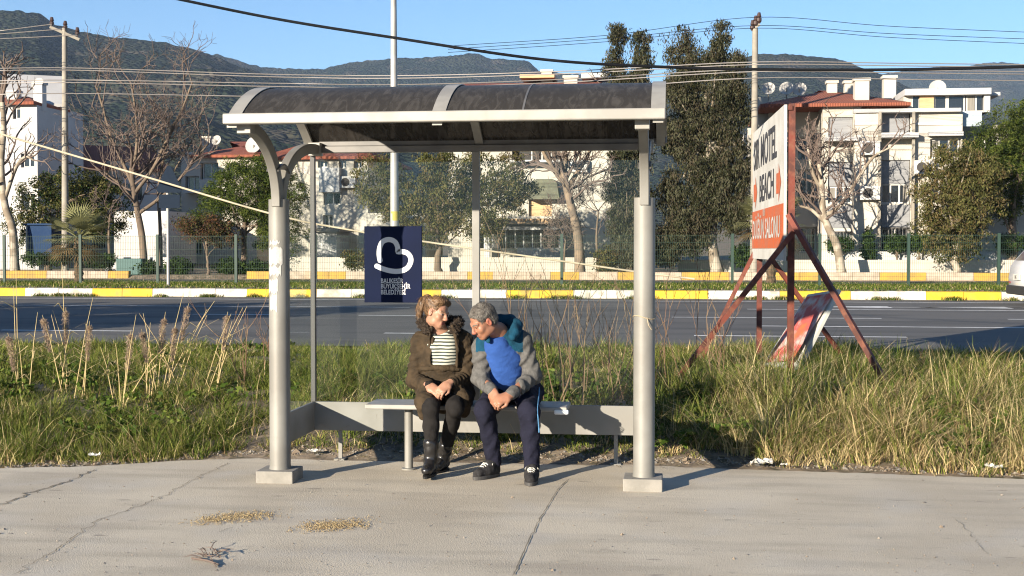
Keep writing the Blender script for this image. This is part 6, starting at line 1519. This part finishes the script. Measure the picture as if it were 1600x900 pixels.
# jacket: grey sleeves and body, teal yoke, hood
M_grey = cloth('grey marl fleece', (.100, .097, .093), (.075, .073, .070), 40, .3, 90); M_teal = cloth('teal fleece', (.007, .050, .090), (.006, .037, .066), 12, .35, 90)
S = SDF((pel[0]-.42, 8.84, .52), (pel[0]+.34, 9.72, 1.16), .006)
S.cap(nek+V3(.01, .03, -.06), che+V3(.005, .02, 0), .115, .165, .06, u=(0, 1, 0), f=.8); S.cap(che+V3(0, .02, 0), pel+V3(0, .02, .06), .165, .170, .06, u=(0, 1, 0), f=.86)
S.cap(shL+V3(.035, .01, .0), shR+V3(-.035, .01, .0), .078, .082, .06)
for a, b, c in ((shL, elL, wrL), (shR, elR, wrR)):
    d = nrm_(c-b); S.cap(a, b, .068, .058, .035, fold=.006, nf=3); S.cap(b, c-d*.02, .059, .043, .03, fold=.005, nf=4)
S.wrinkle(.0042, 36, 25); S.wrinkle(.0016, 90, 26)
# open front
S.cap(J(763, 522, 8.93), J(774, 560, 8.93), .050, .078, .02, 'sub'); S.cap(J(774, 555, 8.93), J(785, 600, 8.95), .080, .118, .02, 'sub'); S.cap(J(780, 590, 8.95), J(787, 615, 8.95), .11, .12, .02, 'sub')
S.ball(nek+V3(-.03, -.04, .05), (.085, .085, .09), .02, 'sub')
def yoke(P):
    zl = PZ(800, 549, 9.0); zr = zl+(P[:, 0]-nek[0])*-.02
    z = P[:, 2]; t = z-(zl-.10*np.clip((np.abs(P[:, 0]-nek[0]-.005)-.04), 0, 1)+.0)
    arm = np.abs(P[:, 0]-(nek[0]+.012)) > .165
    i = ((t > 0) & ~arm).astype(int)
    return i
ja = S.mesh('jacket', [M_grey, M_teal], ma, yoke)
S = SDF((pel[0]-.36, 8.9, .85), (pel[0]+.30, 9.6, 1.20), .006)
hd = [J(764, 534, 8.99), J(757, 521, 9.02), J(762, 510, 9.12), J(778, 503, 9.21), J(796, 502, 9.22), J(806, 508, 9.16), J(804, 519, 9.06), J(800, 527, 9.02)]
for a, b, r0, r1 in zip(hd[:-1], hd[1:], (.016, .020, .034, .046, .048, .044, .034), (.020, .034, .046, .048, .044, .034, .026)): S.cap(a, b, r0, r1, .02)
S.wrinkle(.004, 60, 27); S.mesh('hood', M_teal, ja)
S = SDF((pel[0]-.42, 8.8, .55), (pel[0]+.34, 9.4, 1.0), .005)
for pts in ([(763, 533), (762, 560), (768, 585), (776, 604)], [(789, 545), (797, 565), (806, 590), (808, 604)]):
    Q = [J(x, y, 8.995-.012*i) for i, (x, y) in enumerate(pts)]
S = SDF(wrR-.12, wrR+.12, .005); d = nrm_(wrR-elR); S.cap(wrR-d*.05, wrR-d*.01, .046, .042, .01); S.mesh('cuff', M_grey, ja)
S = SDF(wrL-.12, wrL+.12, .005); d = nrm_(wrL-elL); S.cap(wrL-d*.05, wrL-d*.01, .046, .042, .01); S.mesh('cuff', M_grey, ja)
# rust print patch on the far sleeve
# trousers with light blue side stripes
M_trk = cloth('navy track suit', (.012, .0125, .024), (.009, .0095, .018), 8, .3)
S = SDF((pel[0]-.34, 8.78, .04), (pel[0]+.34, 9.68, .78), .006)
for a, b, c in ((hpL, knL, anL), (hpR, knR, anR)):
    S.cap(a, b, .100, .073, .03); S.ball(b+V3(0, -.0, .0), .071, .02); S.cap(b, c+(c-b)*.0, .069, .056, .02, fold=.004, nf=3)
S.cap(hpL, hpR, .12, .12, .04); S.wrinkle(.0045, 42, 31); S.wrinkle(.002, 90, 32)
tr = S.mesh('trousers', M_trk, ma)
m = MB()
for o in (0, .014, .028):
    Q = []
    for t in np.linspace(.15, 1, 8): c = hpR+(knR-hpR)*t; Q.append(c+V3(.070+.030*(1-t), -.055-.03*t+o*.4, .062-.038*t-o))
    for t in np.linspace(.08, .40, 6): c = knR+(anR-knR)*t; Q.append(c+V3(.066, -.052+o*1.0, .02*(1-t)))
    m.tube(Q, .0032, 5)
m.build('side_stripes', cloth('pale blue piping', (.10, .25, .45)), tr)
# trainers
M_shoe = cloth('black mesh trainer', (.020, .019, .020), (.032, .031, .032), 40, .3); M_sole = mat('dark grey sole', (.050, .048, .047), .7); M_lace = mat('pale laces', (.55, .53, .47), .8)
def shoe(a, toe):
    d = nrm_(toe); s = np.array([-d[1], d[0], 0]); z0 = 0.0; f0 = np.array([a[0], a[1], .045])+d*.025; S = SDF(f0-V3(.28, .30, .06), f0+V3(.28, .30, .14), .005)
    S.cap(f0+V3(0, 0, .05)-d*.02, f0+d*.02+V3(0, 0, .04), .046, .046, .02); S.cap(f0-d*.03, f0+d*.06, .042, .044, .025); S.cap(f0+d*.04+V3(0, 0, .012), f0+d*.145+V3(0, 0, -.006), .045, .036, .03, u=s, f=1.0); S.half((0, 0, .018), (0, 0, -1), .006)
    b = S.mesh('shoe', M_shoe, ma); m = MB()
    P = [f0+d*(.055+.135*math.cos(t))+s*(.047+.006*math.cos(t))*math.sin(t) for t in np.linspace(0, 2*math.pi, 26, endpoint=False)]
    m.prism([(p[0], p[1], z0) for p in P], (0, 0, .026)); m.build('sole', M_sole, b, bevel=.004)
    m = MB()
    for k in range(5):
        c = f0+d*(.070+.017*k)+V3(0, 0, .062-.0075*k-.0012*k*k); w = .026-.002*k
        m.tube([c-s*w+V3(0, 0, -.012), c-s*w*.5, c+d*.008, c+s*w*.5, c+s*w+V3(0, 0, -.012)], .0042, 5)
    m.tube([f0+d*.04+V3(0, 0, .066), f0+d*.02+s*.03+V3(0, 0, .07), f0+d*.045+s*.045+V3(0, 0, .05)], .0035, 5); m.tube([f0+d*.04+V3(0, 0, .066), f0+d*.02-s*.03+V3(0, 0, .07), f0+d*.05-s*.045+V3(0, 0, .05)], .0035, 5)
    m.build('laces', M_lace, b)
shoe(anL, (-.55, -.83, 0)); shoe(anR, (.02, -1, 0))
